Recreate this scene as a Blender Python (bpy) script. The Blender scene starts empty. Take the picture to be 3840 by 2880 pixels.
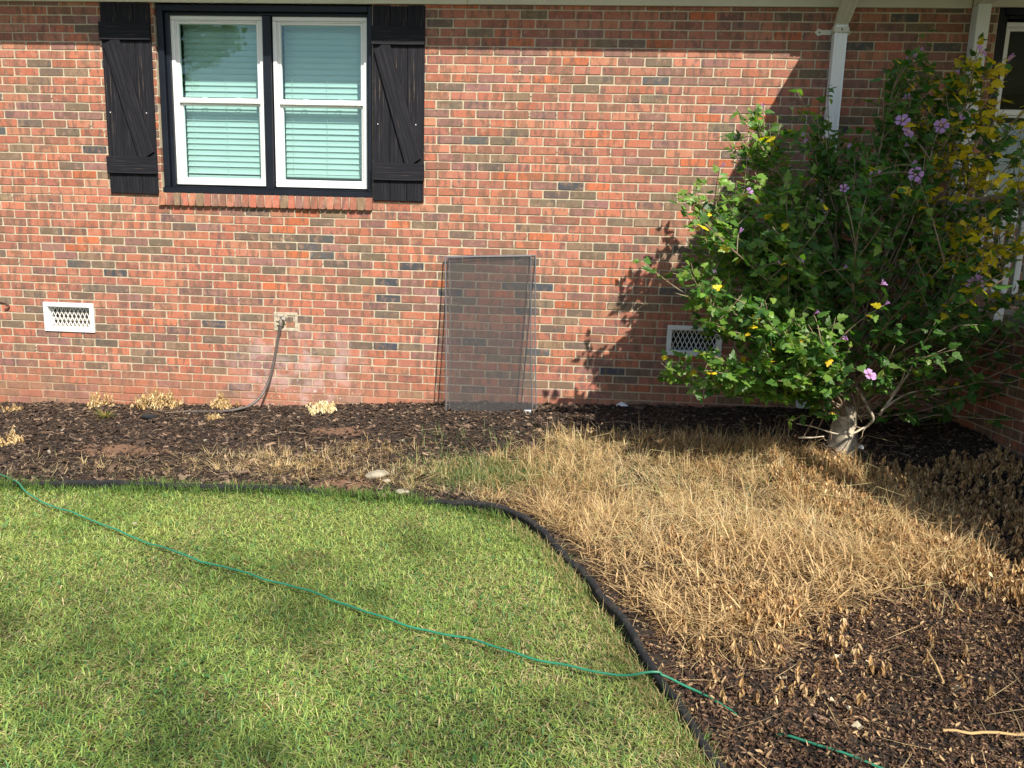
import bpy, bmesh, math, random
import numpy as np
from mathutils import Vector, Matrix

random.seed(7)
RNG = np.random.default_rng(11)
SC = bpy.context.scene
COL = SC.collection

# ------------------------------------------------------------------ camera
CAM_POS = np.array([0.0, -5.8401, 1.3032])
RIGHT = np.array([0.99685196, 0.07339625, 0.02998599])
UP = np.array([-0.04208881, 0.16936107, 0.98465494])
FWD = np.array([-0.06719152, 0.98281729, -0.17191708])
cam_data = bpy.data.cameras.new('camera')
cam_data.sensor_fit = 'HORIZONTAL'; cam_data.sensor_width = 36.0
cam_data.lens = 0.725 * 36.0
cam_data.clip_start = 0.05; cam_data.clip_end = 500.0
cam = bpy.data.objects.new('camera', cam_data); COL.objects.link(cam)
m = Matrix.Identity(4)
for i in range(3):
    m[i][0] = RIGHT[i]; m[i][1] = UP[i]; m[i][2] = -FWD[i]; m[i][3] = CAM_POS[i]
cam.matrix_world = m
SC.camera = cam

# ------------------------------------------------------------------ sky, sun, exposure
SUN = np.array([0.57, -1.0, 1.10]); SUN = SUN / np.linalg.norm(SUN)
world = bpy.data.worlds.new('World'); SC.world = world; world.use_nodes = True
wn = world.node_tree.nodes; wl = world.node_tree.links
sky = wn.new('ShaderNodeTexSky'); sky.sky_type = 'NISHITA'; sky.sun_disc = False
sky.sun_elevation = math.asin(SUN[2]); sky.sun_rotation = math.atan2(SUN[0], SUN[1])
sky.dust_density = 1.2
wn['Background'].inputs['Strength'].default_value = 0.10
wl.new(sky.outputs['Color'], wn['Background'].inputs['Color'])
sd = bpy.data.lights.new('sun', 'SUN'); sd.energy = 5.0; sd.angle = math.radians(0.53); sd.color = (1.0, 0.93, 0.82)
so = bpy.data.objects.new('sun', sd); COL.objects.link(so)
so.rotation_euler = Vector(SUN).to_track_quat('Z', 'Y').to_euler()
SC.view_settings.view_transform = 'Standard'; SC.view_settings.look = 'None'
SC.view_settings.gamma = 1.0; SC.view_settings.use_curve_mapping = False
SC.view_settings.exposure = 0.66
SC.cycles.max_bounces = 8; SC.cycles.transparent_max_bounces = 16

# ------------------------------------------------------------------ helpers
def tag(o, label=None, cat=None, group=None, kind=None):
    if label: o['label'] = label
    if cat: o['category'] = cat
    if group: o['group'] = group
    if kind: o['kind'] = kind
    return o

def empty(name, loc=(0, 0, 0), parent=None):
    o = bpy.data.objects.new(name, None); COL.objects.link(o); o.location = loc
    o.empty_display_size = 0.1
    if parent: o.parent = parent
    return o

def nmesh(name, V, polys, col=None, smooth=False):
    """V (n,3); polys list of int arrays each (m,k); col (n,3) vertex albedo."""
    me = bpy.data.meshes.new(name)
    V = np.asarray(V, dtype=np.float32)
    me.vertices.add(len(V)); me.vertices.foreach_set('co', V.ravel())
    polys = [np.asarray(p, dtype=np.int32) for p in polys if len(p)]
    loops = np.concatenate([p.ravel() for p in polys])
    tot = np.concatenate([np.full(len(p), p.shape[1], dtype=np.int32) for p in polys])
    st = np.concatenate([[0], np.cumsum(tot)[:-1]]).astype(np.int32)
    me.loops.add(len(loops)); me.loops.foreach_set('vertex_index', loops)
    me.polygons.add(len(tot)); me.polygons.foreach_set('loop_start', st)
    try: me.polygons.foreach_set('loop_total', tot)
    except Exception: pass
    me.polygons.foreach_set('use_smooth', np.full(len(tot), bool(smooth)))
    me.update(calc_edges=True)
    if col is not None:
        a = me.color_attributes.new('col', 'FLOAT_COLOR', 'POINT')
        c = np.ones((len(V), 4), dtype=np.float32); c[:, :3] = col
        a.data.foreach_set('color', c.ravel())
    return me

def link(name, me, mat=None, parent=None, loc=None):
    o = bpy.data.objects.new(name, me); COL.objects.link(o)
    if mat is not None and len(me.materials) == 0: me.materials.append(mat)
    if parent: o.parent = parent
    if loc is not None: o.location = loc
    return o

class MB:
    """collects chamfered boxes, tubes and polygons into one mesh"""
    def __init__(s): s.V = []; s.P = {}; s.n = 0
    def add(s, V, polys):
        for p in polys:
            p = np.asarray(p)
            if len(p): s.P.setdefault(p.shape[1], []).append(p + s.n)
        s.V.append(np.asarray(V, float)); s.n += len(V)
    def box(s, x0, x1, y0, y1, z0, z1, c=0.0, M=None):
        c = min(c, abs(x1-x0)*.45, abs(y1-y0)*.45, abs(z1-z0)*.45)
        if c <= 0:
            V = np.array([[x, y, z] for x in (x0, x1) for y in (y0, y1) for z in (z0, z1)])
            Q = [[0,1,3,2],[4,6,7,5],[0,4,5,1],[2,3,7,6],[0,2,6,4],[1,5,7,3]]
            if M is not None: V = V @ M[0].T + M[1]
            s.add(V, [Q]); return
        V = []; idx = {}
        for i, x in enumerate((x0, x1)):
            for j, y in enumerate((y0, y1)):
                for k, z in enumerate((z0, z1)):
                    sx, sy, sz = (1,-1)[i], (1,-1)[j], (1,-1)[k]
                    for a in range(3):
                        d = [sx*c, sy*c, sz*c]; d[a] = 0
                        idx[(i,j,k,a)] = len(V); V.append([x+d[0], y+d[1], z+d[2]])
        Q = []; T = []
        Q.append([idx[(0,0,0,0)],idx[(0,0,1,0)],idx[(0,1,1,0)],idx[(0,1,0,0)]])
        Q.append([idx[(1,0,0,0)],idx[(1,1,0,0)],idx[(1,1,1,0)],idx[(1,0,1,0)]])
        Q.append([idx[(0,0,0,1)],idx[(1,0,0,1)],idx[(1,0,1,1)],idx[(0,0,1,1)]])
        Q.append([idx[(0,1,0,1)],idx[(0,1,1,1)],idx[(1,1,1,1)],idx[(1,1,0,1)]])
        Q.append([idx[(0,0,0,2)],idx[(0,1,0,2)],idx[(1,1,0,2)],idx[(1,0,0,2)]])
        Q.append([idx[(0,0,1,2)],idx[(1,0,1,2)],idx[(1,1,1,2)],idx[(0,1,1,2)]])
        for i in (0,1):
            for j in (0,1):
                Q.append([idx[(i,j,0,0)],idx[(i,j,1,0)],idx[(i,j,1,1)],idx[(i,j,0,1)]])
                Q.append([idx[(i,0,j,0)],idx[(i,1,j,0)],idx[(i,1,j,2)],idx[(i,0,j,2)]])
                Q.append([idx[(0,i,j,1)],idx[(1,i,j,1)],idx[(1,i,j,2)],idx[(0,i,j,2)]])
                for k in (0,1): T.append([idx[(i,j,k,0)],idx[(i,j,k,1)],idx[(i,j,k,2)]])
        V = np.array(V)
        if M is not None: V = V @ M[0].T + M[1]
        s.add(V, [Q, T])
    def tube(s, pts, rad, n=8, cap=True):
        pts = np.asarray(pts, float); k = len(pts)
        rad = np.full(k, rad) if np.isscalar(rad) else np.asarray(rad, float)
        t = np.gradient(pts, axis=0); t /= np.linalg.norm(t, axis=1)[:, None] + 1e-9
        ref = np.array([0.0, 0, 1]) if abs(t[0][2]) < .9 else np.array([1.0, 0, 0])
        V = []
        a = np.linspace(0, 2*np.pi, n, endpoint=False)
        u = np.cross(t[0], ref); u /= np.linalg.norm(u)
        for i in range(k):
            u = u - t[i]*(u @ t[i]); u /= np.linalg.norm(u) + 1e-9
            w = np.cross(t[i], u)
            V.append(pts[i] + rad[i]*(np.cos(a)[:, None]*u + np.sin(a)[:, None]*w))
        V = np.concatenate(V)
        i = np.arange(k-1)[:, None]*n; j = np.arange(n)[None, :]; j2 = (j+1) % n
        Q = np.stack([i+j, i+j2, i+n+j2, i+n+j], -1).reshape(-1, 4)
        ps = [Q]
        if cap: ps += [np.arange(n)[::-1][None, :], (np.arange(n)+(k-1)*n)[None, :]]
        s.add(V, ps)
    def poly_extrude(s, pts, y0, y1, c=0):
        """closed outline in XZ extruded in Y"""
        n = len(pts); V = np.array([[p[0], y0, p[1]] for p in pts] + [[p[0], y1, p[1]] for p in pts])
        j = np.arange(n); j2 = (j+1) % n
        s.add(V, [np.stack([j, j2, j2+n, j+n], -1), j[::-1][None, :], (j+n)[None, :]])
    def build(s, name, mat=None, parent=None, smooth=False):
        me = nmesh(name, np.concatenate(s.V), [np.concatenate(v) for v in s.P.values()], smooth=smooth)
        bm = bmesh.new(); bm.from_mesh(me); bmesh.ops.recalc_face_normals(bm, faces=bm.faces); bm.to_mesh(me); bm.free()
        return link(name, me, mat, parent)

def sstep(a, b, x):
    t = np.clip((x-a)/(b-a), 0, 1); return t*t*(3-2*t)

def vnoise(x, y, scale, seed=0):
    """cheap smooth 2-D value noise in numpy"""
    x = np.asarray(x, float)*scale + 137.3*seed; y = np.asarray(y, float)*scale + 71.7*seed
    xi = np.floor(x).astype(np.int64); yi = np.floor(y).astype(np.int64); fx = x-xi; fy = y-yi
    fx = fx*fx*(3-2*fx); fy = fy*fy*(3-2*fy)
    def h(a, b):
        n = (a*374761393 + b*668265263 + seed*974711) & 0x7fffffff
        n = ((n ^ (n >> 13))*1274126177) & 0x7fffffff
        return ((n ^ (n >> 16)) & 0xffff)/65535.0
    return (h(xi, yi)*(1-fx)+h(xi+1, yi)*fx)*(1-fy) + (h(xi, yi+1)*(1-fx)+h(xi+1, yi+1)*fx)*fy

# ------------------------------------------------------------------ terrain functions
BX = [-9, -4.74, -3.57, -2.2, -.96, 0, 1.04, 2.8, 6]; BZ = [-.14, -.07, -.035, .015, .10, .131, .155, .19, .2]
def gz(X, Y):
    X = np.asarray(X, float); Y = np.asarray(Y, float)
    b = np.interp(X, BX, BZ); w = sstep(0, 1.9, -Y)
    far = -.06-.02*np.clip(-Y, 0, 6)
    z = b*(1-w)+far*w
    z = z + .16*sstep(2.15, 2.75, X)*sstep(.0, 1.2, -Y)*(1-sstep(1.8, 3.2, -Y))
    return z
EX = [-9, -3.2, -2.3, -1.37, -.737, -.575, -.346, -.19]; EYy = [-2.35, -1.963, -1.866, -1.80, -1.852, -1.913, -1.961, -2.09]
CY = [1.96, 2.095, 2.46, 2.78, 3.07, 3.28, 3.455, 3.6, 3.73, 3.86, 4.5, 6, 9]
CX = [-.346, -.19, .025, .145, .243, .309, .358, .411, .449, .49, .66, .9, 1.2]
def edge_dist(X, Y):
    """>0 on the lawn side (metres, rough)"""
    ye = np.interp(X, EX, EYy); xe = np.interp(-Y, CY, CX)
    d1 = ye - Y; d2 = xe - X
    return np.minimum(np.where(X > -.19, 9, d1) if False else np.where(X > -.19, d2, d1), np.where(Y < -1.96, d2, d1))

# ------------------------------------------------------------------ materials
def new_mat(name):
    mt = bpy.data.materials.new(name); mt.use_nodes = True
    nt = mt.node_tree; b = nt.nodes['Principled BSDF']
    return mt, nt, b
def nd(nt, t, **kw):
    n = nt.nodes.new(t)
    for k, v in kw.items():
        if k.startswith('i_'): n.inputs[k[2:].replace('_', ' ')].default_value = v
        else: setattr(n, k, v)
    return n
def ramp(nt, fac, stops):
    r = nt.nodes.new('ShaderNodeValToRGB')
    el = r.color_ramp.elements
    while len(el) < len(stops): el.new(0.5)
    for e, (p, c) in zip(el, stops): e.position = p; e.color = (*c, 1)
    nt.links.new(fac, r.inputs['Fac']); return r.outputs['Color']
def noise(nt, vec, scale, detail=4, rough=.55, out='Fac'):
    n = nd(nt, 'ShaderNodeTexNoise'); n.inputs['Scale'].default_value = scale
    n.inputs['Detail'].default_value = detail; n.inputs['Roughness'].default_value = rough
    if vec is not None: nt.links.new(vec, n.inputs['Vector'])
    return n.outputs[out]
def mapping(nt, vec, scale=(1, 1, 1), loc=(0, 0, 0), rot=(0, 0, 0)):
    n = nd(nt, 'ShaderNodeMapping'); n.inputs['Scale'].default_value = scale; n.inputs['Location'].default_value = loc
    n.inputs['Rotation'].default_value = rot
    nt.links.new(vec, n.inputs['Vector']); return n.outputs['Vector']
def mix(nt, fac, a, b, mode='MIX'):
    n = nd(nt, 'ShaderNodeMix', data_type='RGBA', blend_type=mode)
    for s, v in ((n.inputs['Factor'], fac), (n.inputs['A'], a), (n.inputs['B'], b)):
        if hasattr(v, 'is_output') or isinstance(v, bpy.types.NodeSocket): nt.links.new(v, s)
        elif isinstance(v, (int, float)): s.default_value = v
        else: s.default_value = (*v, 1)
    # Mix node has several sockets named A / B; pick the colour ones
    return n.outputs['Result']
def mixc(nt, fac, a, b, mode='MIX'):
    n = nt.nodes.new('ShaderNodeMix'); n.data_type = 'RGBA'; n.blend_type = mode
    f = n.inputs[0]; A = n.inputs[6]; B = n.inputs[7]
    for s, v in ((f, fac), (A, a), (B, b)):
        if isinstance(v, bpy.types.NodeSocket): nt.links.new(v, s)
        elif isinstance(v, (int, float)) and s is f: s.default_value = v
        else: s.default_value = (*v, 1)
    return n.outputs[2]
def math_(nt, op, a, b=None, clamp=False):
    n = nt.nodes.new('ShaderNodeMath'); n.operation = op; n.use_clamp = clamp
    for s, v in zip(n.inputs, (a, b)):
        if v is None: continue
        if isinstance(v, bpy.types.NodeSocket): nt.links.new(v, s)
        else: s.default_value = v
    return n.outputs[0]
def mrange(nt, v, a, b, c=0., d=1.):
    n = nt.nodes.new('ShaderNodeMapRange'); n.interpolation_type = 'SMOOTHSTEP'
    nt.links.new(v, n.inputs[0])
    for i, q in enumerate((a, b, c, d)): n.inputs[i+1].default_value = q
    return n.outputs[0]
def bump(nt, b, h, strength=.3, dist=.002):
    n = nt.nodes.new('ShaderNodeBump'); n.inputs['Strength'].default_value = strength; n.inputs['Distance'].default_value = dist
    nt.links.new(h, n.inputs['Height']); nt.links.new(n.outputs['Normal'], b.inputs['Normal'])
def worldpos(nt): return nt.nodes.new('ShaderNodeNewGeometry').outputs['Position']

def plain(name, color, rough=.5, metallic=0., var=.06, scale=30, bumpv=0.1):
    mt, nt, b = new_mat(name); p = worldpos(nt)
    f = noise(nt, p, scale)
    c = ramp(nt, f, [(.3, tuple(x*(1-var) for x in color)), (.7, tuple(min(1, x*(1+var)) for x in color))])
    nt.links.new(c, b.inputs['Base Color']); b.inputs['Roughness'].default_value = rough; b.inputs['Metallic'].default_value = metallic
    if bumpv: bump(nt, b, noise(nt, p, scale*6), bumpv, .001)
    return mt

def brick_material():
    mt, nt, b = new_mat('fired_brick'); p = worldpos(nt)
    at = nd(nt, 'ShaderNodeAttribute', attribute_name='col').outputs['Color']
    # kiln flashing: vertical bands inside a brick
    v1 = mapping(nt, p, (21, 21, 5.5)); n1 = noise(nt, v1, 1.0, 3, .6)
    band = mrange(nt, n1, .49, .56)
    tone = noise(nt, mapping(nt, p, (3.1, 3.1, 9), (5, 2, 1)), 1.0, 1)
    bandc = ramp(nt, tone, [(.35, (.12, .085, .052)), (.5, (.16, .09, .055)), (.62, (.07, .062, .062))])
    c = mixc(nt, math_(nt, 'MULTIPLY', band, .62), at, bandc)
    # fine streaks and speckle
    st = noise(nt, mapping(nt, p, (110, 110, 60)), 1.0, 5, .75)
    c = mixc(nt, .42, c, ramp(nt, st, [(.3, (.25, .22, .22)), (.5, (.5, .5, .5)), (.75, (.82, .8, .76))]), 'OVERLAY')
    bl = mrange(nt, noise(nt, p, 17, 4, .65), .50, .70, 0, .42)
    c = mixc(nt, bl, c, (.44, .26, .18))
    sp = mrange(nt, noise(nt, p, 260, 2), .66, .74, 0, .5)
    c = mixc(nt, sp, c, (.10, .06, .05))
    # lime bloom and paint splashes low on the wall by the tap
    sx = nd(nt, 'ShaderNodeSeparateXYZ'); nt.links.new(p, sx.inputs[0])
    ax = mrange(nt, math_(nt, 'ABSOLUTE', math_(nt, 'ADD', sx.outputs[0], 2.15)), .25, .7, 1, 0)
    az = mrange(nt, sx.outputs[2], .35, .8, 1, 0)
    wsh = math_(nt, 'MULTIPLY', ax, az)
    wf = math_(nt, 'MULTIPLY', wsh, mrange(nt, noise(nt, p, 7, 4), .45, .62, .08, .6))
    c = mixc(nt, wf, c, (.52, .38, .36))
    wf2 = math_(nt, 'MULTIPLY', math_(nt, 'MULTIPLY', wsh, mrange(nt, sx.outputs[2], .12, .3, 1, .15)), mrange(nt, noise(nt, p, 24, 4, .7), .60, .66))
    c = mixc(nt, wf2, c, (.75, .74, .72))
    # splashed red clay on the lowest courses
    dirt = math_(nt, 'MULTIPLY', mrange(nt, sx.outputs[2], .05, .42, .55, 0), mrange(nt, noise(nt, p, 6, 4), .35, .65, .3, 1))
    c = mixc(nt, dirt, c, (.36, .15, .085))
    nt.links.new(c, b.inputs['Base Color']); b.inputs['Roughness'].default_value = .85
    h = math_(nt, 'ADD', noise(nt, p, 210, 4, .7), math_(nt, 'MULTIPLY', st, .6))
    bump(nt, b, h, .55, .0025)
    return mt

def mortar_material():
    mt, nt, b = new_mat('mortar'); p = worldpos(nt)
    c = ramp(nt, noise(nt, p, 18, 5, .7), [(.25, (.34, .285, .20)), (.6, (.50, .435, .315)), (.8, (.60, .53, .41))])
    sx = nd(nt, 'ShaderNodeSeparateXYZ'); nt.links.new(p, sx.inputs[0])
    dirt = math_(nt, 'MULTIPLY', mrange(nt, sx.outputs[2], .02, .34, .85, 0), mrange(nt, noise(nt, p, 5, 4), .3, .6, .4, 1))
    c = mixc(nt, dirt, c, (.33, .16, .09))
    nt.links.new(c, b.inputs['Base Color']); b.inputs['Roughness'].default_value = .95
    bump(nt, b, noise(nt, p, 130, 5, .75), .7, .004)
    return mt

def leafy(name, rough=.55, trans=.35, tint=(1.0, 1.25, .5), spec=.3):
    mt, nt, b = new_mat(name)
    at = nd(nt, 'ShaderNodeAttribute', attribute_name='col').outputs['Color']
    nt.links.new(at, b.inputs['Base Color']); b.inputs['Roughness'].default_value = rough
    b.inputs['Specular IOR Level'].default_value = spec
    tr = nt.nodes.new('ShaderNodeBsdfTranslucent')
    tc = mixc(nt, 1.0, at, tint, 'MULTIPLY'); nt.links.new(tc, tr.inputs['Color'])
    ms = nt.nodes.new('ShaderNodeMixShader'); ms.inputs[0].default_value = trans
    nt.links.new(b.outputs[0], ms.inputs[1]); nt.links.new(tr.outputs[0], ms.inputs[2])
    nt.links.new(ms.outputs[0], nt.nodes['Material Output'].inputs['Surface'])
    return mt

def stained_wood():
    mt, nt, b = new_mat('black_stained_wood'); p = nt.nodes.new('ShaderNodeTexCoord').outputs['Object']
    g = noise(nt, mapping(nt, p, (95, 95, 3.2)), 1.0, 5, .7)
    w = noise(nt, mapping(nt, p, (22, 22, 2.0), (3, 1, 7)), 1.0, 3, .6)
    c = ramp(nt, g, [(.3, (.004, .004, .006)), (.52, (.012, .012, .016)), (.72, (.032, .03, .034))])
    f = math_(nt, 'MULTIPLY', mrange(nt, g, .55, .68), mrange(nt, w, .54, .68))
    c = mixc(nt, math_(nt, 'MULTIPLY', f, .8), c, (.17, .12, .08))
    nt.links.new(c, b.inputs['Base Color']); b.inputs['Roughness'].default_value = .7; b.inputs['Specular IOR Level'].default_value = .18
    bump(nt, b, g, .9, .003)
    return mt

def glass_mat(name, tint):
    mt, nt, b = new_mat(name); nt.nodes.remove(b)
    t = nt.nodes.new('ShaderNodeBsdfTransparent'); t.inputs[0].default_value = (*tint, 1)
    g = nt.nodes.new('ShaderNodeBsdfGlossy'); g.inputs['Roughness'].default_value = .01; g.inputs['Color'].default_value = (.9, 1, .97, 1)
    lw = nt.nodes.new('ShaderNodeLayerWeight'); lw.inputs['Blend'].default_value = .5
    fr = math_(nt, 'ADD', math_(nt, 'MULTIPLY', math_(nt, 'POWER', lw.outputs['Facing'], 5.0), .9), .065)
    ms = nt.nodes.new('ShaderNodeMixShader')
    nt.links.new(fr, ms.inputs[0]); nt.links.new(t.outputs[0], ms.inputs[1]); nt.links.new(g.outputs[0], ms.inputs[2])
    nt.links.new(ms.outputs[0], nt.nodes['Material Output'].inputs['Surface'])
    return mt

def screen_mat():
    mt, nt, b = new_mat('insect_mesh')
    b.inputs['Base Color'].default_value = (.085, .085, .088, 1); b.inputs['Roughness'].default_value = 1; b.inputs['Specular IOR Level'].default_value = 0
    t = nt.nodes.new('ShaderNodeBsdfTransparent')
    ms = nt.nodes.new('ShaderNodeMixShader')
    p = nt.nodes.new('ShaderNodeTexCoord').outputs['Object']
    f = noise(nt, mapping(nt, p, (40, 40, 6), (0, 0, 0), (0, .7, 0)), 1.0, 2)
    nt.links.new(mrange(nt, f, .3, .7, .165, .205), ms.inputs[0])
    nt.links.new(t.outputs[0], ms.inputs[1]); nt.links.new(b.outputs[0], ms.inputs[2])
    nt.links.new(ms.outputs[0], nt.nodes['Material Output'].inputs['Surface'])
    return mt

def soil_mat(name, c0, c1, c2, scale=9):
    mt, nt, b = new_mat(name); p = worldpos(nt)
    c = ramp(nt, noise(nt, p, scale, 8, .7), [(.3, c0), (.5, c1), (.72, c2)])
    nt.links.new(c, b.inputs['Base Color']); b.inputs['Roughness'].default_value = 1
    bump(nt, b, noise(nt, p, 60, 6, .75), .8, .02)
    return mt, nt, b, p

M = {}
M['brick'] = brick_material(); M['mortar'] = mortar_material()
M['trim'] = plain('cream_painted_trim', (.62, .60, .50), .5, var=.05, scale=4)
M['black'] = plain('black_metal_trim', (.008, .010, .016), .36, var=.2, scale=6, bumpv=.05); M['black'].node_tree.nodes['Principled BSDF'].inputs['Specular IOR Level'].default_value = .3
M['wood'] = stained_wood()
M['vinyl'] = plain('white_vinyl', (.80, .80, .79), .35, var=.02, scale=5, bumpv=.02)
M['white_paint'] = plain('white_paint', (.74, .75, .75), .4, var=.05, scale=8, bumpv=.08)
M['blind'] = plain('pale_blind_slat', (.47, .50, .485), .5, var=.03, scale=6, bumpv=0)
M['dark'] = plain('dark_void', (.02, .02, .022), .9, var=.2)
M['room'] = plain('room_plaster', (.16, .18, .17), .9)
M['glass'] = glass_mat('window_glass', (.87, .985, .965)); M['glass2'] = glass_mat('shade_tinted_window_glass', (.25, .32, .28))  # second glass: porch shade put into its darker tint
M['screen'] = screen_mat()
M['alu'] = plain('grey_aluminium', (.20, .20, .21), .4, .6, var=.05)
M['label'] = plain('label_paper', (.75, .77, .8), .4, bumpv=0)
M['down'] = plain('white_downspout_enamel', (.84, .86, .87), .3, var=.04, scale=5, bumpv=.04)
M['roof'] = plain('roof_shingle', (.10, .095, .09), .95, var=.4, scale=12, bumpv=.6)
M['bark'] = plain('grey_bark', (.42, .36, .27), .9, var=.5, scale=22, bumpv=1.)
M['twig'] = plain('brown_twig_bark', (.24, .18, .12), .85, var=.35, scale=30, bumpv=.4)
M['leaf'] = leafy('hibiscus_leaf', .42, .40, (1.0, 1.5, .35), .35)
M['petal'] = leafy('hibiscus_petal', .6, .35, (1.1, 1, 1.1), .1)
M['grass'] = leafy('grass_blade', .5, .35, (1.1, 1.35, .5), .3)
M['straw'] = leafy('dry_straw', .7, .25, (1.2, 1, .7), .2)
M['chip'] = leafy('mulch_chip', .9, .0, (1, 1, 1), .15)
M['edging'] = soil_mat('black_rubber_edging', (.010, .011, .014), (.016, .017, .020), (.075, .062, .048), 22)[0]
M['cord'] = plain('green_vinyl_cord', (.03, .21, .12), .35, var=.12, scale=20, bumpv=.1)
M['hose'] = plain('grey_brown_hose', (.10, .085, .075), .45, var=.15, scale=12, bumpv=.2)
M['metal'] = plain('weathered_brass', (.42, .38, .33), .4, .7, var=.25, scale=60, bumpv=.4)
M['rust'] = plain('rusty_iron', (.13, .06, .045), .8, .2, var=.4, scale=60, bumpv=.3)
M['stone'] = plain('pale_river_stone', (.30, .265, .20), .8, var=.2, scale=16, bumpv=.4)
M['clay'] = soil_mat('red_clay', (.30, .13, .06), (.38, .18, .09), (.46, .26, .15), 20)[0]
M['concrete'] = plain('patched_mortar', (.42, .36, .27), .95, var=.25, scale=30, bumpv=.8)
M['pale'] = leafy('bleached_leaf', .8, .25, (1.1, 1.05, .8), .1)
M['zinc'] = plain('galvanised_screw', (.7, .7, .7), .4, .3, bumpv=0)

# ================================================================== GROUND (setting)
def axis(a0, a1, fine, b0, b1):
    lo = -np.geomspace(.15, a0 - b0 + .15, 22)[::-1] + a0 + .15 if a0 > b0 else np.array([])
    hi = np.geomspace(.15, b1 - a1 + .15, 22) + a1 - .15 if b1 > a1 else np.array([])
    return np.unique(np.round(np.concatenate([lo, np.arange(a0, a1+fine/2, fine), hi]), 5))
def sheet(xs, ys, zf, keep=None):
    X, Y = np.meshgrid(xs, ys); Z = zf(X, Y)
    V = np.stack([X, Y, Z], -1).reshape(-1, 3); nx = len(xs); ny = len(ys)
    i = (np.arange(ny-1)[:, None]*nx + np.arange(nx-1)[None, :]).ravel()
    Q = np.stack([i, i+1, i+nx+1, i+nx], -1)
    if keep is not None:
        cx = V[Q].mean(1); k = keep(cx[:, 0], cx[:, 1]); Q = Q[k]
        used = np.unique(Q); mp = np.full(len(V), -1); mp[used] = np.arange(len(used)); V = V[used]; Q = mp[Q]
    return V, Q
def z_lawn(X, Y): return gz(X, Y) - .022 + .012*(vnoise(X, Y, 5, 3)-.5)
V, Q = sheet(axis(-6.5, 5.0, .06, -140, 140), axis(-8.0, .3, .06, -140, 140), z_lawn)
mt, nt, b, p = soil_mat('lawn_thatch', (.05, .045, .02), (.11, .11, .045), (.19, .18, .08), 14)
g = ramp(nt, noise(nt, p, 2.2, 6, .7), [(.35, (.07, .10, .03)), (.65, (.11, .14, .05))])
src = b.inputs['Base Color'].links[0].from_socket
nt.links.new(mixc(nt, .35, src, g), b.inputs['Base Color'])
ground = link('ground', nmesh('ground', V, [Q], smooth=True), mt); tag(ground, kind='structure')

def z_bed(X, Y):
    return gz(X, Y) + .004 + .018*(vnoise(X, Y, 9, 5)-.5) + .012*(vnoise(X, Y, 24, 6)-.5)
CLAY = [(-1.27, -1.66, .20, .10), (-2.9, -1.25, .35, .12), (-1.6, -.75, .22, .10), (-3.9, -1.45, .3, .12)]
V, Q = sheet(np.arange(-7.5, 5.0, .035), np.arange(-8.0, .12, .035), z_bed, lambda x, y: edge_dist(x, y) < .012)
mt, nt, b, p = soil_mat('mulch_bed_soil', (.012, .009, .007), (.026, .019, .014), (.06, .042, .03), 26)
cl = mrange(nt, noise(nt, p, 1.7, 5, .6), .60, .70, 0, .55)
c0 = mixc(nt, cl, b.inputs['Base Color'].links[0].from_socket, (.22, .105, .055))
def blob(cx, cy, sx_, sy_):
    v = mapping(nt, p, (1/sx_, 1/sy_, 0), (-cx/sx_, -cy/sy_, 0)); ln = nd(nt, 'ShaderNodeVectorMath', operation='LENGTH'); nt.links.new(v, ln.inputs[0])
    return mrange(nt, math_(nt, 'ADD', ln.outputs['Value'], math_(nt, 'MULTIPLY', noise(nt, p, 14, 5), .9)), 1.25, 1.6, 1, 0)
for q_ in CLAY: c0 = mixc(nt, blob(*q_), c0, (.19, .105, .062))
nt.links.new(c0, b.inputs['Base Color'])
bed = link('mulch_bed', nmesh('mulch_bed', V, [Q], smooth=True), mt); tag(bed, kind='structure')

# ================================================================== HOUSE
house = empty('brick_house', (0, 0, 0))
tag(house, 'single storey red brick house wall with black shuttered window and porch corner', 'house')
P, C, Z0 = .2032, .0641, 3.0768
WIN = (-3.225, -1.53, 1.607, 3.15); VENTL = (-4.285, -3.855, .563, .803); VENTR = (.80, 1.225, .563, .800)
WINR = (2.965, 4.75, 1.62, 3.15); TAP = (-2.338, -2.15, .643, .785)
HOLES = [WIN, VENTL, VENTR, WINR, TAP]

# mortar backing with real openings
def wall_backing():
    hs = [h for h in HOLES if h is not TAP]
    def cuts(lo, hi, vals, step):
        c = sorted({lo, hi, *[v for v in vals if lo < v < hi]}); out = []
        for a, b_ in zip(c, c[1:]): out += list(np.linspace(a, b_, max(1, int(math.ceil((b_-a)/step))), endpoint=False))
        return out + [hi]
    mb = MB()
    xs = cuts(-7.2, 6.2, [v for h in hs for v in h[:2]], .3); zs = cuts(-.5, 3.4, [v for h in hs for v in h[2:]], .3)
    for x0, x1 in zip(xs, xs[1:]):
        for z0, z1 in zip(zs, zs[1:]):
            cx, cz = (x0+x1)/2, (z0+z1)/2
            if any(h[0] < cx < h[1] and h[2] < cz < h[3] for h in hs): continue
            mb.add([(x0, .0040, z0), (x1, .0040, z0), (x1, .0040, z1), (x0, .0040, z1)], [[[0, 1, 2, 3]]])
    xs = cuts(-7.2, 6.2, [v for h in hs for v in h[:2]], 99); zs = cuts(-.5, 3.4, [v for h in hs for v in h[2:]], 99)
    for x0, x1 in zip(xs, xs[1:]):
        for z0, z1 in zip(zs, zs[1:]):
            cx, cz = (x0+x1)/2, (z0+z1)/2
            if any(h[0] < cx < h[1] and h[2] < cz < h[3] for h in hs): continue
            mb.box(x0, x1, .0055, .105, z0, z1)
    V = np.concatenate(mb.V); return mb
_wb = wall_backing(); wall = link('wall', nmesh('wall', np.concatenate(_wb.V), [np.concatenate(v) for v in _wb.P.values()]), M['mortar'], house)

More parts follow.
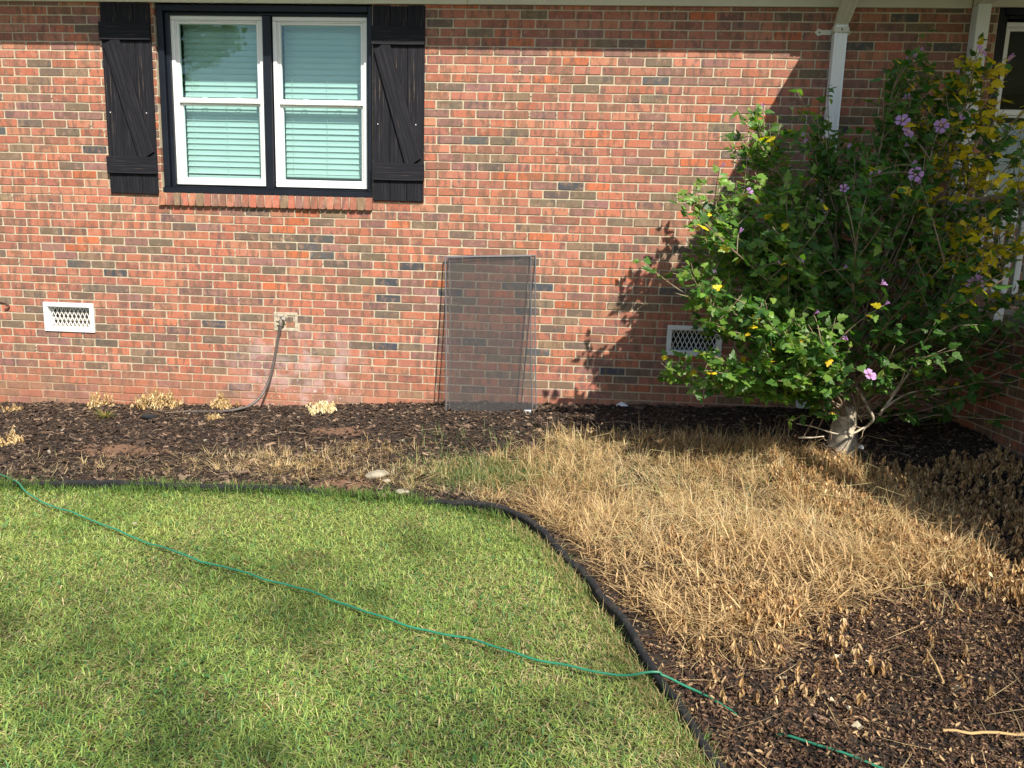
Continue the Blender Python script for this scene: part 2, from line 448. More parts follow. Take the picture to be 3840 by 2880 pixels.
TONES = np.array([(.43, .132, .072), (.38, .115, .062), (.36, .120, .074), (.42, .155, .088), (.31, .105, .066), (.40, .138, .082),
                  (.45, .115, .045), (.27, .108, .066), (.22, .132, .078), (.17, .112, .070), (.23, .102, .078), (.26, .112, .090), (.090, .080, .076), (.055, .055, .062),
                  (.14, .090, .064)])
TW = np.array([.12, .12, .10, .09, .09, .085, .03, .09, .065, .05, .06, .06, .018, .012, .035]); TW = TW/TW.sum()
def pick_tones(n, rng=RNG, clusterz=None):
    t = TONES[rng.choice(len(TONES), n, p=TW)]*np.array([.94, 1.06, 1.12])
    return np.clip(t*rng.uniform(.86, 1.12, (n, 1))*rng.uniform(.96, 1.04, (n, 3)), .01, .9)
def brick_geo(w, h, n, rng, depth=.014):
    """n bricks around the origin in local (u along, d outward, v up); w,h arrays"""
    c = .0045
    w = np.broadcast_to(w, (n,))[:, None]; h = np.broadcast_to(h, (n,))[:, None]
    su = np.array([-1, 1, 1, 1, 1, -1, -1, -1]); sv = np.array([-1, -1, -1, 1, 1, 1, 1, -1])
    cu = np.array([1, 1, 0, 0, 1, 1, 0, 0])*c; cv = np.array([0, 0, 1, 1, 0, 0, 1, 1])*c
    jit = rng.uniform(-.0013, .0013, (n, 8)); jit2 = rng.uniform(-.0013, .0013, (n, 8))
    U = su*w/2 - su*cu + jit; Vv = sv*h/2 - sv*cv + jit2
    proud = rng.uniform(-.0015, .0018, (n, 1))
    tilt = rng.uniform(-.009, .009, (n, 1)); tilt2 = rng.uniform(-.02, .02, (n, 1))
    back = np.stack([U, np.full_like(U, -depth), Vv], -1)
    mid = np.stack([U, proud - .0018 + tilt*U + tilt2*Vv, Vv], -1)
    fr = np.stack([U*(1-.0032/w), proud + tilt*U + tilt2*Vv, Vv*(1-.0035/h)], -1)
    V = np.concatenate([back, mid, fr], 1)              # n,24,3
    j = np.arange(8); j2 = (j+1) % 8
    Q = np.concatenate([np.stack([j, j2, j2+8, j+8], -1), np.stack([j+8, j2+8, j2+16, j+16], -1)])
    return V, Q, (j+16)[None, :]
def bricks_mesh(name, cen, w, h, frame, tones, rng=RNG, depth=.014, rot=None):
    """cen (n,3); frame = (u_axis, out_axis, v_axis)"""
    n = len(cen); V, Q, O = brick_geo(np.asarray(w), np.asarray(h), n, rng, depth)
    if rot is not None:
        ca, sa = np.cos(rot)[:, None], np.sin(rot)[:, None]; u = V[..., 0]*ca - V[..., 2]*sa; v = V[..., 0]*sa + V[..., 2]*ca
        V = np.stack([u, V[..., 1], v], -1)
    F = np.array(frame); W = V @ F + np.asarray(cen)[:, None, :]
    off = (np.arange(n)*24)[:, None, None]
    return nmesh(name, W.reshape(-1, 3), [(Q[None]+off).reshape(-1, 4), (O[None]+off).reshape(-1, 8)], np.repeat(tones, 24, 0))
FR_WALL = ((1, 0, 0), (0, -1, 0), (0, 0, 1))
rows = []
for k in range(-4, 54):
    zc = Z0 - (k+.5)*C + RNG.uniform(-.0008, .0008)
    ph = .192 + .011*math.sin(k*.42) + RNG.uniform(-.004, .004) + (.0 if k % 2 == 0 else P/2) + (.012 if k > 23 else 0)
    n0 = int(math.floor((-7.1-ph)/P)); joints = [ph + i*P + RNG.uniform(-.0025, .0025) for i in range(n0, int((6.1-ph)/P)+1)]
    for a, bb in zip(joints, joints[1:]):
        segs = [(a, bb)]
        for hx0, hx1, hz0, hz1 in HOLES:
            if hz0 - .012 < zc < hz1 - .012:
                ns = []
                for s0, s1 in segs:
                    if s1 <= hx0 or s0 >= hx1: ns.append((s0, s1)); continue
                    if s0 < hx0: ns.append((s0, hx0 + .002))
                    if s1 > hx1: ns.append((hx1 - .002, s1))
                segs = ns
        for s0, s1 in segs:
            if s1 - s0 > .028: rows.append(((s0+s1)/2, zc, s1-s0-.0095-RNG.uniform(0, .0025), k))
rows = np.array(rows); cen = np.stack([rows[:, 0], np.zeros(len(rows)), rows[:, 1]], -1)
d = cen - CAM_POS; dep = d @ FWD; px = 512 + 742.4*(d @ RIGHT)/dep; py = 384 - 742.4*(d @ UP)/dep
vis = (px > 10) & (px < 1014) & (py > 10) & (py < 400) & (rows[:, 2] > .12)
vis &= ~((px > 665) & (py > 100 + (790-px).clip(0)*.9)) & (px < 965)      # where the bush stands in front
vis &= ~((px > 436) & (px < 545) & (py > 250)) & ~((px > 372) & (px < 424) & (py < 205)) & ~((px > 820) & (px < 850))
score = np.where(vis, rows[:, 2]/dep**2, 0); top = np.argsort(-score)[:272]
solo = np.zeros(len(rows), bool); solo[top] = True
rot = RNG.normal(0, .0035, len(rows)); tones = pick_tones(len(rows))
variants = []
for i in range(48):
    tn = pick_tones(1)
    variants.append(bricks_mesh('brick', np.zeros((1, 3)), np.array([P-.0105]), np.array([C-.0095]), FR_WALL, tn))
    variants[-1].materials.append(M['brick'])
for i in np.where(solo)[0]:
    o = link('brick', variants[random.randrange(48)], None, wall, cen[i]); o.rotation_euler = (0, rot[i], 0)
    o.scale = (rows[i, 2]/(P-.0105), 1, 1)
r = ~solo
o = link('bricks', bricks_mesh('bricks', cen[r], rows[r, 2], np.full(r.sum(), C-.0095), FR_WALL, tones[r], rot=rot[r]), M['brick'], wall)
tag(o, kind='stuff')

# mortar smears and crumbs standing proud at some head joints
mb = MB()
for i in RNG.choice(len(rows), 420):
    x = rows[i, 0] - rows[i, 2]/2 - .005; z = rows[i, 1] + RNG.uniform(-.02, .02)
    if any(h[0]-.02 < x < h[1]+.02 and h[2]-.02 < z < h[3]+.02 for h in HOLES): continue
    w = RNG.uniform(.003, .007); hh = RNG.uniform(.006, .018)
    pts = [(x + w*math.cos(a)*RNG.uniform(.6, 1.2), z + hh*math.sin(a)*RNG.uniform(.6, 1.2)) for a in np.linspace(0, 2*np.pi, 7)[:-1]]
    mb.poly_extrude(pts, -.0028, .006)
tag(mb.build('mortar_smears', M['mortar'], wall), kind='stuff')

# brick jambs (returns) at the main window
cj = []; cw = []
for k in range(0, 24):
    cj.append((WIN[0]-.001, .038+.002*(k % 2), Z0-(k+.5)*C)); cw.append(.075)
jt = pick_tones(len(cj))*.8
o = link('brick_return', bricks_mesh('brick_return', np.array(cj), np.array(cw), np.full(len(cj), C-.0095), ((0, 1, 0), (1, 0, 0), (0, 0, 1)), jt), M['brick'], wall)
tag(o, kind='stuff')

# rowlock sill
sill = MB(); sill.box(-3.24, -1.53, -.012, .10, 1.612, 1.70, .002)
sill = sill.build('window_sill', M['mortar'], house)
n = 28; w = (1.722)/n
svar = []
for i in range(10):
    tn = pick_tones(1)*np.array([[.95, .9, .9]])
    Vb, Qb, Ob = brick_geo(np.array([w-.0095]), np.array([.098]), 1, RNG, .11)
    Vb = Vb[0]; F = np.array(((1, 0, 0), (0, -1, 0), (0, 0, 1)))
    me = nmesh('brick', Vb @ F, [Qb, Ob], np.repeat(tn, 24, 0)); me.materials.append(M['brick']); svar.append(me)
for i in range(n):
    o = link('brick', svar[RNG.integers(10)], None, sill, (-3.246 + (i+.5)*w, -.026+RNG.uniform(-.002, .002), 1.654))
    o.rotation_euler = (math.radians(-6), RNG.normal(0, .006), 0)

# vents ------------------------------------------------------------
def vent(x0, x1, z0, z1):
    f = MB(); t = .036
    f.box(x0, x1, -.014, .004, z1-t, z1, .003); f.box(x0, x1, -.014, .004, z0, z0+t+.008, .003)
    f.box(x0, x0+t, -.0135, .0045, z0+t+.009, z1-t-.001, .003); f.box(x1-t, x1, -.0135, .0045, z0+t+.009, z1-t-.001, .003)
    # reveal inside the flange
    f.box(x0+t-.004, x0+t, .005, .07, z0+t, z1-t); f.box(x1-t, x1-t+.004, .005, .07, z0+t, z1-t)
    f.box(x0+t, x1-t, .005, .07, z0+t+.001, z0+t+.005); f.box(x0+t, x1-t, .005, .07, z1-t-.005, z1-t-.001)
    fr = f.build('vent', M['white_paint'], house)
    l = MB(); a0, a1, b0, b1 = x0+t, x1-t, z0+t+.004, z1-t; H = b1-b0; nx = 10; step = (a1-a0)/nx; lean = step*2.1/2
    def clipbar(xa, za, xb, zb, y):
        # clip to opening in x
        if xa > xb: xa, za, xb, zb = xb, zb, xa, za
        if xb <= a0 or xa >= a1: return
        if xa < a0: za += (zb-za)*(a0-xa)/(xb-xa); xa = a0
        if xb > a1: zb = za + (zb-za)*(a1-xa)/(xb-xa); xb = a1
        L = math.hypot(xb-xa, zb-za)
        if L < .004: return
        ang = math.atan2(zb-za, xb-xa); ca, sa = math.cos(ang), math.sin(ang)
        R = np.array([[ca, 0, -sa], [0, 1, 0], [sa, 0, ca]])
        l.box(-L/2, L/2, -.0015, .0015, -.0028, .0028, .0008, (R, np.array([(xa+xb)/2, y, (za+zb)/2])))
    for i in range(-4, nx+5):
        x = a0 + i*step
        clipbar(x, b0, x+lean*2, b1, .030); clipbar(x+lean*2, b0, x, b1, .0335)
    lt = l.build('lattice', M['white_paint'], fr)
    bk = MB(); bk.box(x0+.01, x1-.01, .12, .13, z0, z1)
    for i in range(4): bk.box(x0+.03, x1-.03, .075, .10, z0+.035+i*.05, z0+.058+i*.05, .002)
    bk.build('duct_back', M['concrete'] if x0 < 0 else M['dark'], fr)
    s = MB()
    for zz in (z0+t+.02, z1-t-.012): s.box(x0+t+.001, x0+t+.018, .012, .03, zz-.005, zz+.004, .002)
    s.build('screw', M['zinc'], fr)
    return fr
vent(*VENTL); vent(*VENTR)

# windows ----------------------------------------------------------
def casing(x0, x1, z0, z1, mull, name='window_casing'):
    c = MB()
    c.box(x0+.004, x0+.052, .022, .12, z0+.045, z1, .004); c.box(x0+.0525, x0+.088, .048, .125, z0+.045, z1-.05, .006)
    c.box(x1-.036, x1-.003, .022, .12, z0+.045, z1, .004); c.box(x1-.052, x1-.0365, .048, .125, z0+.045, z1-.05, .003)
    c.box(x0+.0525, x1-.037, .023, .12, z1-.048, z1, .003); c.box(x0+.0885, x1-.0525, .055, .125, z1-.068, z1-.0485, .003)
    c.box(mull[0]+.004, mull[1]-.004, .045, .13, z0+.046, z1-.069, .004)
    c.box(x0+.002, x1-.002, .004, .13, z0, z0+.044, .005)
    c.box(x0+.0885, x1-.0525, .030, .13, z0+.0445, z0+.058, .004)
    return c.build(name, M['black'], house)
casing(-3.222, -1.533, 1.703, 3.106, (-2.40, -2.33))

def sash_window(x0, x1, z0, z1, zm, glass, t=.055, parent=house):
    f = MB(); y0, y1 = .075, .14
    e = .03
    f.box(x0, x1, y0, y1, z1-e, z1, .003); f.box(x0, x1, y0, y1, z0, z0+e+.004, .003)
    f.box(x0, x0+e, y0+.001, y1, z0+e+.005, z1-e-.001, .003); f.box(x1-e, x1, y0+.001, y1, z0+e+.005, z1-e-.001, .003)
    # inner stop step
    f.box(x0+e+.001, x0+e+.010, y0+.012, y1, z0+e+.005, z1-e-.001, .002); f.box(x1-e-.010, x1-e-.001, y0+.012, y1, z0+e+.005, z1-e-.001, .002)
    f.box(x0+e+.011, x1-e-.011, y0+.012, y1, z1-e-.010, z1-e-.001, .002)
    w = f.build('window', M['vinyl'], parent)
    a0, a1 = x0+e+.011, x1-e-.011; s = t-e-.008
    def sash(b0, b1, y, rail, lower):
        q = MB()
        q.box(a0, a0+s, y, y+.03, b0, b1, .003); q.box(a1-s, a1, y, y+.03, b0, b1, .003)
        q.box(a0+s+.0005, a1-s-.0005, y+.0005, y+.0295, b0, b0+rail[0], .003); q.box(a0+s+.0005, a1-s-.0005, y+.0005, y+.0295, b1-rail[1], b1, .003)
        if not lower:
            q.box(a0+.001, a1-.001, y-.006, y-.0005, b0+.002, b0+rail[0]-.004, .002)
        sh = q.build('sash', M['vinyl'], w)
        pq = MB(); pq.box(a0+s-.004, a1-s+.004, y+.014, y+.016, b0+rail[0]-.004, b1-rail[1]+.004)
        pn = pq.build('pane', glass, w)
        return sh
    sash(zm-.002, z1-e-.011, .090, (.040, .014), False)
    sash(z0+e+.005, zm-.0025, .108, (.025, .012), True)
    lk = MB()
    for fx in (.30, .72): 
        lx = a0+(a1-a0)*fx; lk.tube([(lx+.022*math.cos(a), .118+.010*math.sin(a), zm+.044) for a in np.linspace(0, 2*np.pi, 13)], .0025, 5, False)
    lk.build('sash_lock', M['vinyl'], w)
    return w
sash_window(-3.137, -2.402, 1.776, 3.040, 2.402, M['glass'])
sash_window(-2.327, -1.586, 1.774, 3.038, 2.400, M['glass'])

def blind(x0, x1, z0, z1, label, gap=0.0):
    root = empty('window_blind', ((x0+x1)/2, .19, z1))
    tag(root, label, 'window blind', 'slatted blinds behind the black framed window')
    pitch = .0445; n = int((z1-.05-z0-.03)/pitch)
    ys = np.array([-.004, .003, .004, -.001]); zs = np.array([.026, .009, -.009, -.026])
    L = x1-x0; V = []
    for sx in (-L/2, L/2):
        for yy, zz in zip(ys, zs): V.append([sx, yy, zz])
        for yy, zz in zip(ys, zs): V.append([sx, yy+.002, zz])
    Q = []
    for i in range(3): Q += [[i, i+1, i+9, i+8], [i+4, i+12, i+13, i+5]]
    Q += [[0, 8, 12, 4], [3, 7, 15, 11]]
    me = nmesh('slat', V, [Q], smooth=False); me.materials.append(M['blind'])
    for i in range(n):
        z = -.05 - i*pitch
        if gap and i == n-1: z -= .012
        o = link('slat', me, None, root, (0, 0, z)); o.rotation_euler = (math.radians(-11 + random.uniform(-2.5, 2.5)), random.uniform(-.001, .001), 0)
    q = MB(); q.box(-L/2, L/2, -.018, .018, -.035, 0, .003); q.build('head_rail', M['blind'], root)
    zb = -.05 - n*pitch - (.02 if gap else 0)
    q = MB(); q.box(-L/2, L/2, -.012, .012, zb-.008, zb+.014, .004); q.build('bottom_rail', M['blind'], root)
    for fx in (-.40, .02, .42):
        q = MB(); q.tube([(fx*L, -.016, -.03), (fx*L+.002, -.020, zb*.5), (fx*L-.001, -.017, zb)], .0013, 5); q.build('ladder_cord', M['blind'], root)
blind(-3.095, -2.44, 1.835, 3.03, 'pale green slatted blind in left half of window with gap above bottom rail', .02)
blind(-2.28, -1.62, 1.815, 3.03, 'pale green slatted blind in right half of window, fully lowered')
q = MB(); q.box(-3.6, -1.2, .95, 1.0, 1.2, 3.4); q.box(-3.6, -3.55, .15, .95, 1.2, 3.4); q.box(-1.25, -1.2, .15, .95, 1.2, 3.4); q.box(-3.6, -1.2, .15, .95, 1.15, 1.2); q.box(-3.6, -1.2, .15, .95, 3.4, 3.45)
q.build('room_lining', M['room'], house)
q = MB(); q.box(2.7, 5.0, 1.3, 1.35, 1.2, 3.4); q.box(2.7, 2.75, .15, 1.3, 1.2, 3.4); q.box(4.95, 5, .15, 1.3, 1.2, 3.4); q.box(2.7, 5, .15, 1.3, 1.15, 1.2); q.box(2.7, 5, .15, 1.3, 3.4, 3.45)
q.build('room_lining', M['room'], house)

# porch side window
casing(2.967, 4.748, 1.703, 3.13, (3.83, 3.90))
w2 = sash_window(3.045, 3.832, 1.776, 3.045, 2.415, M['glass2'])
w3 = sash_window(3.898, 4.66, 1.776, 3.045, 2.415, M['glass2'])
q = MB(); q.box(2.955, 4.76, -.012, .10, 1.612, 1.70, .003); q.build('window_sill', M['mortar'], house)

# shutters ---------------------------------------------------------
def shutter(x0, x1, z0, z1, bt, bb, brace, label):
    root = empty('shutter', (0, 0, 0), house); root['label'] = label
    n = 3; w = (x1-x0)/n
    for i in range(n):
        q = MB(); g = .0016; q.box(-w/2+g, w/2-g, -.020+RNG.uniform(-.001, .001), -.003, 0, z1-z0+RNG.uniform(-.006, 0), .0022)
        o = q.build('board', M['wood'], root); o.location = (x0+(i+.5)*w, 0, z0+RNG.uniform(0, .003))
    for (a, b_) in (bt, bb):
        # a horizontal board: built upright so that the grain runs along it, then laid over
        q = MB(); L = x1-x0+.008; h = a-b_; q.box(-h/2, h/2, -.041, -.0215, -L/2, L/2, .003)
        o = q.build('batten', M['wood'], root); o.rotation_euler = (0, math.pi/2, 0); o.location = ((x0+x1)/2+RNG.uniform(-.003, .003), 0, (a+b_)/2)
    (xa0, xa1, za), (xb0, xb1, zb) = brace
    cxa, cxb = (xa0+xa1)/2, (xb0+xb1)/2; ang = math.atan2(cxb-cxa, za-zb)
    L = math.hypot(cxb-cxa, za-zb); wd = (xa1-xa0)*math.cos(ang)
    ca, sa = math.cos(ang), math.sin(ang)
    # outline in the board's own frame with ends cut level
    pts = [(-wd/2, L/2 - wd/2*math.tan(ang)), (wd/2, L/2 + wd/2*math.tan(ang)), (wd/2, -L/2 + wd/2*math.tan(ang)), (-wd/2, -L/2 - wd/2*math.tan(ang))]
    q = MB(); q.poly_extrude(pts[::-1], -.0385, -.0218); o = q.build('brace', M['wood'], root)
    bv = o.modifiers.new('bevel', 'BEVEL'); bv.width = .002; bv.segments = 1
    o.rotation_euler = (0, -ang, 0); o.location = ((cxa+cxb)/2, 0, (za+zb)/2)
    for fx, z in ((.10, 2.30), (.84, 2.30)):
        q = MB(); q.box(-.0045, .0045, -.0235, -.020, -.0045, .0045, .0015); o = q.build('screw', M['zinc'], root); o.location = (x0+(x1-x0)*fx, 0, z if x0 < -2 else z-.05+fx*-.0)
    return root
shutter(-3.640, -3.245, 1.687, 3.100, (2.957, 2.828), (1.969, 1.839), ((-3.628, -3.487, 2.826), (-3.385, -3.248, 1.971)), 'black stained board shutter with brown scuffs showing through')
shutter(-1.522, -1.126, 1.681, 3.094, (2.946, 2.815), (1.963, 1.834), ((-1.520, -1.385, 2.813), (-1.272, -1.134, 1.965)), 'black stained board shutter with raised grain brace')

# eave, roofs ------------------------------------------------------
q = MB(); q.box(-7.2, -.815, -.020, -.002, 3.106, 3.262, .002); q.box(-.812, 2.765, -.020, -.002, 3.107, 3.262, .002); q.box(2.875, 6.2, -.020, -.002, 3.118, 3.262, .002)
q.build('frieze_board', M['trim'], house)
q = MB(); q.box(-7.6, 2.0, -.40, .0, 3.262, 3.275); q.build('soffit', M['trim'], house)
q = MB(); q.box(-7.6, 1.995, -.42, -.4005, 3.255, 3.42, .002); q.build('fascia', M['trim'], house)
q = MB()
pr = [(-.425, 3.40), (-.50, 3.40), (-.535, 3.50), (-.53, 3.50), (-.497, 3.404), (-.427, 3.404)]
V = [[x, y, z] for x in (-7.6, 1.95) for y, z in pr]; n = len(pr); j = np.arange(n); j2 = (j+1) % n
q.add(V, [np.stack([j, j2, j2+n, j+n], -1), j[None, :], (j+n)[None, :]]); q.build('gutter', M['down'], house)
def slab(name, pts, th, mat):
    V = np.array([list(p_) for p_ in pts] + [[p_[0], p_[1], p_[2]-th] for p_ in pts], float); n = len(pts); j = np.arange(n); j2 = (j+1) % n
    q = MB(); q.add(V, [np.stack([j, j2, j2+n, j+n], -1), j[None, :], (j+n)[None, :]]); return q.build(name, mat, house)
slab('roof', [(-7.8, -.46, 3.455), (6.4, -.46, 3.455), (6.4, 5.0, 5.4), (-7.8, 5.0, 5.4)], .03, M['roof'])
q = MB(); q.box(-7.2, 6.2, 5.0, 5.2, -.5, 5.2); q.box(-7.2, -7.1, .11, 5.0, -.5, 3.3); q.box(6.1, 6.2, .11, 5.0, -.5, 3.3); q.build('rear_wall', M['mortar'], house)

# downspout: leaning pipe, elbow and the run up to the gutter corner
def ribbed(pts, wx, wy):
    q = MB(); pts = np.array(pts); V = []; n = 12
    sx = np.array([-1, -.6, -.55, -.15, -.1, .3, .35, .8, 1, 1, -1, -1])*wx/2
    sy = np.array([-1, -1, -.86, -.86, -1, -1, -.86, -.86, -1, 1, 1, -1][:n])*wy/2; sx[-1] = -wx/2; sy[-1] = 0
    t = np.gradient(pts, axis=0); t /= np.linalg.norm(t, axis=1)[:, None]
    for i in range(len(pts)):
        u = np.cross([0, -1, 0], t[i]); u /= np.linalg.norm(u)
        if u[0] < 0: u = -u
        v = np.cross(t[i], u); v /= np.linalg.norm(v)
        if v[1] < 0: v = -v
        V.append(pts[i] + sx[:, None]*u + sy[:, None]*v)
    V = np.concatenate(V); k = len(pts); i = np.arange(k-1)[:, None]*n; j = np.arange(n)[None, :]; j2 = (j+1) % n
    q.add(V, [np.stack([i+j, i+j2, i+n+j2, i+n+j], -1).reshape(-1, 4), np.arange(n)[None, :], (np.arange(n)+(k-1)*n)[None, :]])
    return q
ds = ribbed([(1.868, -.045, .20), (1.872, -.045, .75), (1.872, -.045, 2.12), (1.868, -.045, 2.94), (1.868, -.047, 2.975)], .088, .062).build('downspout', M['down'], house)
ribbed([(1.868, -.047, 2.955), (1.868, -.052, 2.985), (1.870, -.075, 3.015), (1.871, -.10, 3.035)], .082, .056).build('elbow', M['trim'], ds)
ribbed([(1.870, -.075, 3.012), (1.872, -.22, 3.13), (1.875, -.40, 3.275), (1.876, -.475, 3.34), (1.876, -.48, 3.41)], .090, .062).build('upper_pipe', M['trim'], ds)
q = MB(); zc_, xc_ = 2.940, 1.824
q.poly_extrude([(xc_-.120, zc_), (xc_-.095, zc_+.026), (xc_-.07, zc_+.017), (xc_-.005, zc_+.017), (xc_-.005, zc_-.017), (xc_-.07, zc_-.017), (xc_-.095, zc_-.026)][::-1], -.006, -.003)
q.poly_extrude([(xc_+.085, zc_+.017), (xc_+.098, zc_+.017), (xc_+.112, zc_+.026), (xc_+.138, zc_+.002), (xc_+.112, zc_-.024), (xc_+.098, zc_-.017), (xc_+.085, zc_-.017)], -.006, -.003)
q.box(xc_-.008, xc_+.096, -.084, -.079, zc_-.018, zc_+.018, .002); q.box(xc_-.008, xc_-.0045, -.0785, -.0035, zc_-.0175, zc_+.0175); q.box(xc_+.0925, xc_+.096, -.0785, -.0035, zc_-.0175, zc_+.0175)
br_ = q.build('bracket', M['trim'], ds)
q = MB()
for xx, yy in ((xc_-.085, -.0065), (xc_+.045, -.0845), (xc_+.108, -.0065)): q.tube([(xx, yy-.003, zc_), (xx, yy+.002, zc_)], .0055, 8)
q.build('screw', M['dark'], br_)

# porch ------------------------------------------------------------
for px0, px1, py0, py1, pz0, pz1 in ((2.772, 2.862, -.095, -.003, .98, 3.116), (2.772, 2.862, -3.30, -3.21, .98, 3.116), (4.6, 4.69, -3.30, -3.21, .98, 3.116), (4.6, 4.69, -4.7, -4.61, -.2, 3.262), (6.2, 6.29, -4.7, -4.61, -.2, 3.262)):
    q = MB(); q.box(px0, px1, py0, py1, pz0, pz1, .004); q.build('porch_post', M['white_paint'], house)
q = MB(); q.box(2.768, 2.866, -3.34, -.021, 3.1165, 3.262, .003); q.box(2.8665, 6.2, -3.34, -3.24, 3.1165, 3.262, .003)
q.build('porch_beam', M['trim'], house)
q = MB(); q.box(2.0, 6.4, -3.5, -.4005, 3.263, 3.276); q.box(2.001, 6.4, -.4, -.0205, 3.2635, 3.2765); q.build('porch_ceiling', M['trim'], house)
q = MB(); q.box(1.997, 2.02, -3.5, -.4205, 3.255, 3.42, .002); q.box(2.021, 3.84, -3.52, -3.5, 3.255, 3.42, .002); q.box(3.84, 3.86, -4.85, -3.4995, 3.255, 3.42, .002); q.box(3.861, 6.4, -4.87, -4.85, 3.255, 3.42, .002)
q.build('porch_fascia', M['trim'], house)
slab('porch_roof', [(1.97, -3.53, 3.44), (3.83, -3.53, 3.44), (3.83, -4.9, 3.44), (6.5, -4.9, 3.44), (6.5, -.46, 3.452), (1.97, -.46, 3.452)], .015, M['roof'])  # deeper step on the right is unseen, shaped to shade the bed
q = MB(); q.box(3.86, 6.4, -4.85, -3.5, 3.263, 3.276); q.build('porch_ceiling', M['trim'], house)  # ceiling of the added roof step
q = MB(); q.box(2.802, 6.2, -3.40, -.002, -.4, .955); pw = q.build('porch_foundation', M['mortar'], house)
q = MB(); q.box(2.90, 6.2, -3.30, -.003, .956, 1.012, .004); q.build('porch_floor', plain('porch_concrete', (.33, .31, .28), .9), house)
FR_P = ((0, -1, 0), (-1, 0, 0), (0, 0, 1)); pc = []; pwid = []
for k in range(0, 19):
    z = .955 - .112 - (k+.5)*C; ph = (k % 2)*P/2
    for i in range(18):
        y = -.004 - (i+.5)*P + ph
        if -3.40 < y < .0:
            pc.append((2.799, y, z)); pwid.append(P-.0105)
o = link('bricks', bricks_mesh('bricks', np.array(pc), np.array(pwid), np.full(len(pc), C-.0095), FR_P, pick_tones(len(pc))), M['brick'], pw); tag(o, kind='stuff')
n = 46; cc = np.array([(2.797, -.03 - i*.0735, .902) for i in range(n)])
o = link('brick_cap', bricks_mesh('brick_cap', cc, np.full(n, .064), np.full(n, .100), FR_P, pick_tones(n), depth=.03), M['brick'], pw); tag(o, kind='stuff')
# railing with separate balusters
def railing(y0, y1, x):
    q = MB(); q.box(x-.045, x+.045, y0, y1, 1.745, 1.783, .006); q.box(x-.03, x+.03, y0, y1, 1.690, 1.7445, .004)
    rl = q.build('porch_railing', M['white_paint'], house)
    q = MB(); q.box(x-.03, x+.03, y0, y1, 1.085, 1.150, .004); q.build('bottom_rail', M['white_paint'], rl)
    q = MB(); q.box(-.019, .019, -.019, .019, 0, .538, .003)
    me = q.build('baluster', M['white_paint'], rl); base = me.data
    ys = np.arange(y1-.09, y0+.03, -.118); me.location = (x, ys[0], 1.151)
    for y in ys[1:]: link('baluster', base, None, rl, (x, float(y), 1.151))
    for y in (y1-.65, y1-2.1):
        q = MB(); q.box(x-.03, x+.03, y-.03, y+.03, .96, 1.0845, .003); q.build('rail_foot', M['white_paint'], rl)
railing(-3.20, -.097, 2.818)
q = MB(); q.box(3.3, 3.95, -1.5, -.9, 1.013, 1.10, .02); q.box(3.35, 3.6, -1.4, -1.1, 1.101, 1.16, .02)
o = q.build('porch_cushion', plain('navy_fabric', (.02, .035, .09), .9)); tag(o, 'dark navy folded cushion lying on the porch floor behind the railing', 'cushion')

# tap patch and spigot --------------------------------------------
q = MB()
x0, x1, z0, z1 = TAP
q.box(x0-.004, x1+.004, -.0035, .0040, z1-.022, z1+.004, .003); q.box(x0-.004, x1+.004, -.003, .0038, z0-.006, z0+.020, .003)
q.box(x0-.004, x0+.022, -.0032, .0039, z0+.0205, z1-.0225, .003); q.box(x1-.020, x1+.004, -.0032, .0039, z0+.0205, z1-.0225, .003)
for i in range(22):
    a, b_ = RNG.uniform(x0+.03, x0+.11), RNG.uniform(z0+.03, z1-.02); s = RNG.uniform(.006, .018)
    q.box(a-s, a+s, -RNG.uniform(.002, .014), .003+RNG.uniform(0, .0009), b_-s*.7, b_+s*.7, .004)
q.build('mortar_patch', M['concrete'], house)
o = link('brick', bricks_mesh('brick', np.array([(x0+.125, .0, z1-.055), (x0+.13, .001, z0+.050)]), np.array([.060, .075]), np.array([.045, .05]), FR_WALL, pick_tones(2)), M['brick'], wall)
tag(o, kind='stuff')
q = MB()
q.tube([(-2.262, .01, .742), (-2.262, -.035, .740), (-2.263, -.055, .728), (-2.263, -.058, .705)], [.014, .014, .014, .012], 10)
q.tube([(-2.275, -.040, .752), (-2.235, -.052, .754)], [.010, .010], 8); q.tube([(-2.241, -.040, .742), (-2.232, -.075, .748)], [.012, .014], 8)
q.tube([(-2.262, -.004, .742), (-2.262, .002, .742)], [.028, .028], 12)
q.build('spigot', M['metal'], house)
HOSE = [(-2.263, -.058, .705), (-2.268, -.055, .66), (-2.288, -.05, .60), (-2.316, -.055, .45), (-2.348, -.07, .298), (-2.378, -.10, .193), (-2.410, -.15, .115), (-2.467, -.20, .057), (-2.545, -.235, .030), (-2.64, -.262, .014), (-2.76, -.262, .002), (-2.9, -.255, -.004), (-3.02, -.25, -.012), (-3.10, -.235, -.035)]
def smooth_path(pts, k=6):
    pts = np.array(pts, float); out = []
    pp = np.vstack([2*pts[0]-pts[1], pts, 2*pts[-1]-pts[-2]])
    for i in range(1, len(pp)-2):
        p0, p1, p2, p3 = pp[i-1], pp[i], pp[i+1], pp[i+2]
        for t in np.linspace(0, 1, k, endpoint=False):
            out.append(.5*((2*p1) + (-p0+p2)*t + (2*p0-5*p1+4*p2-p3)*t*t + (-p0+3*p1-3*p2+p3)*t**3))
    out.append(pts[-1]); return np.array(out)
q = MB(); q.tube(smooth_path(HOSE), .0105, 10)
hose = q.build('garden_hose', M['hose'], smooth=True); tag(hose, 'short grey brown hose hanging from wall tap down into the mulch', 'hose')
q = MB(); q.tube([(-2.263, -.058, .716), (-2.264, -.0575, .688)], [.015, .014], 10); q.build('coupling', M['metal'], hose)
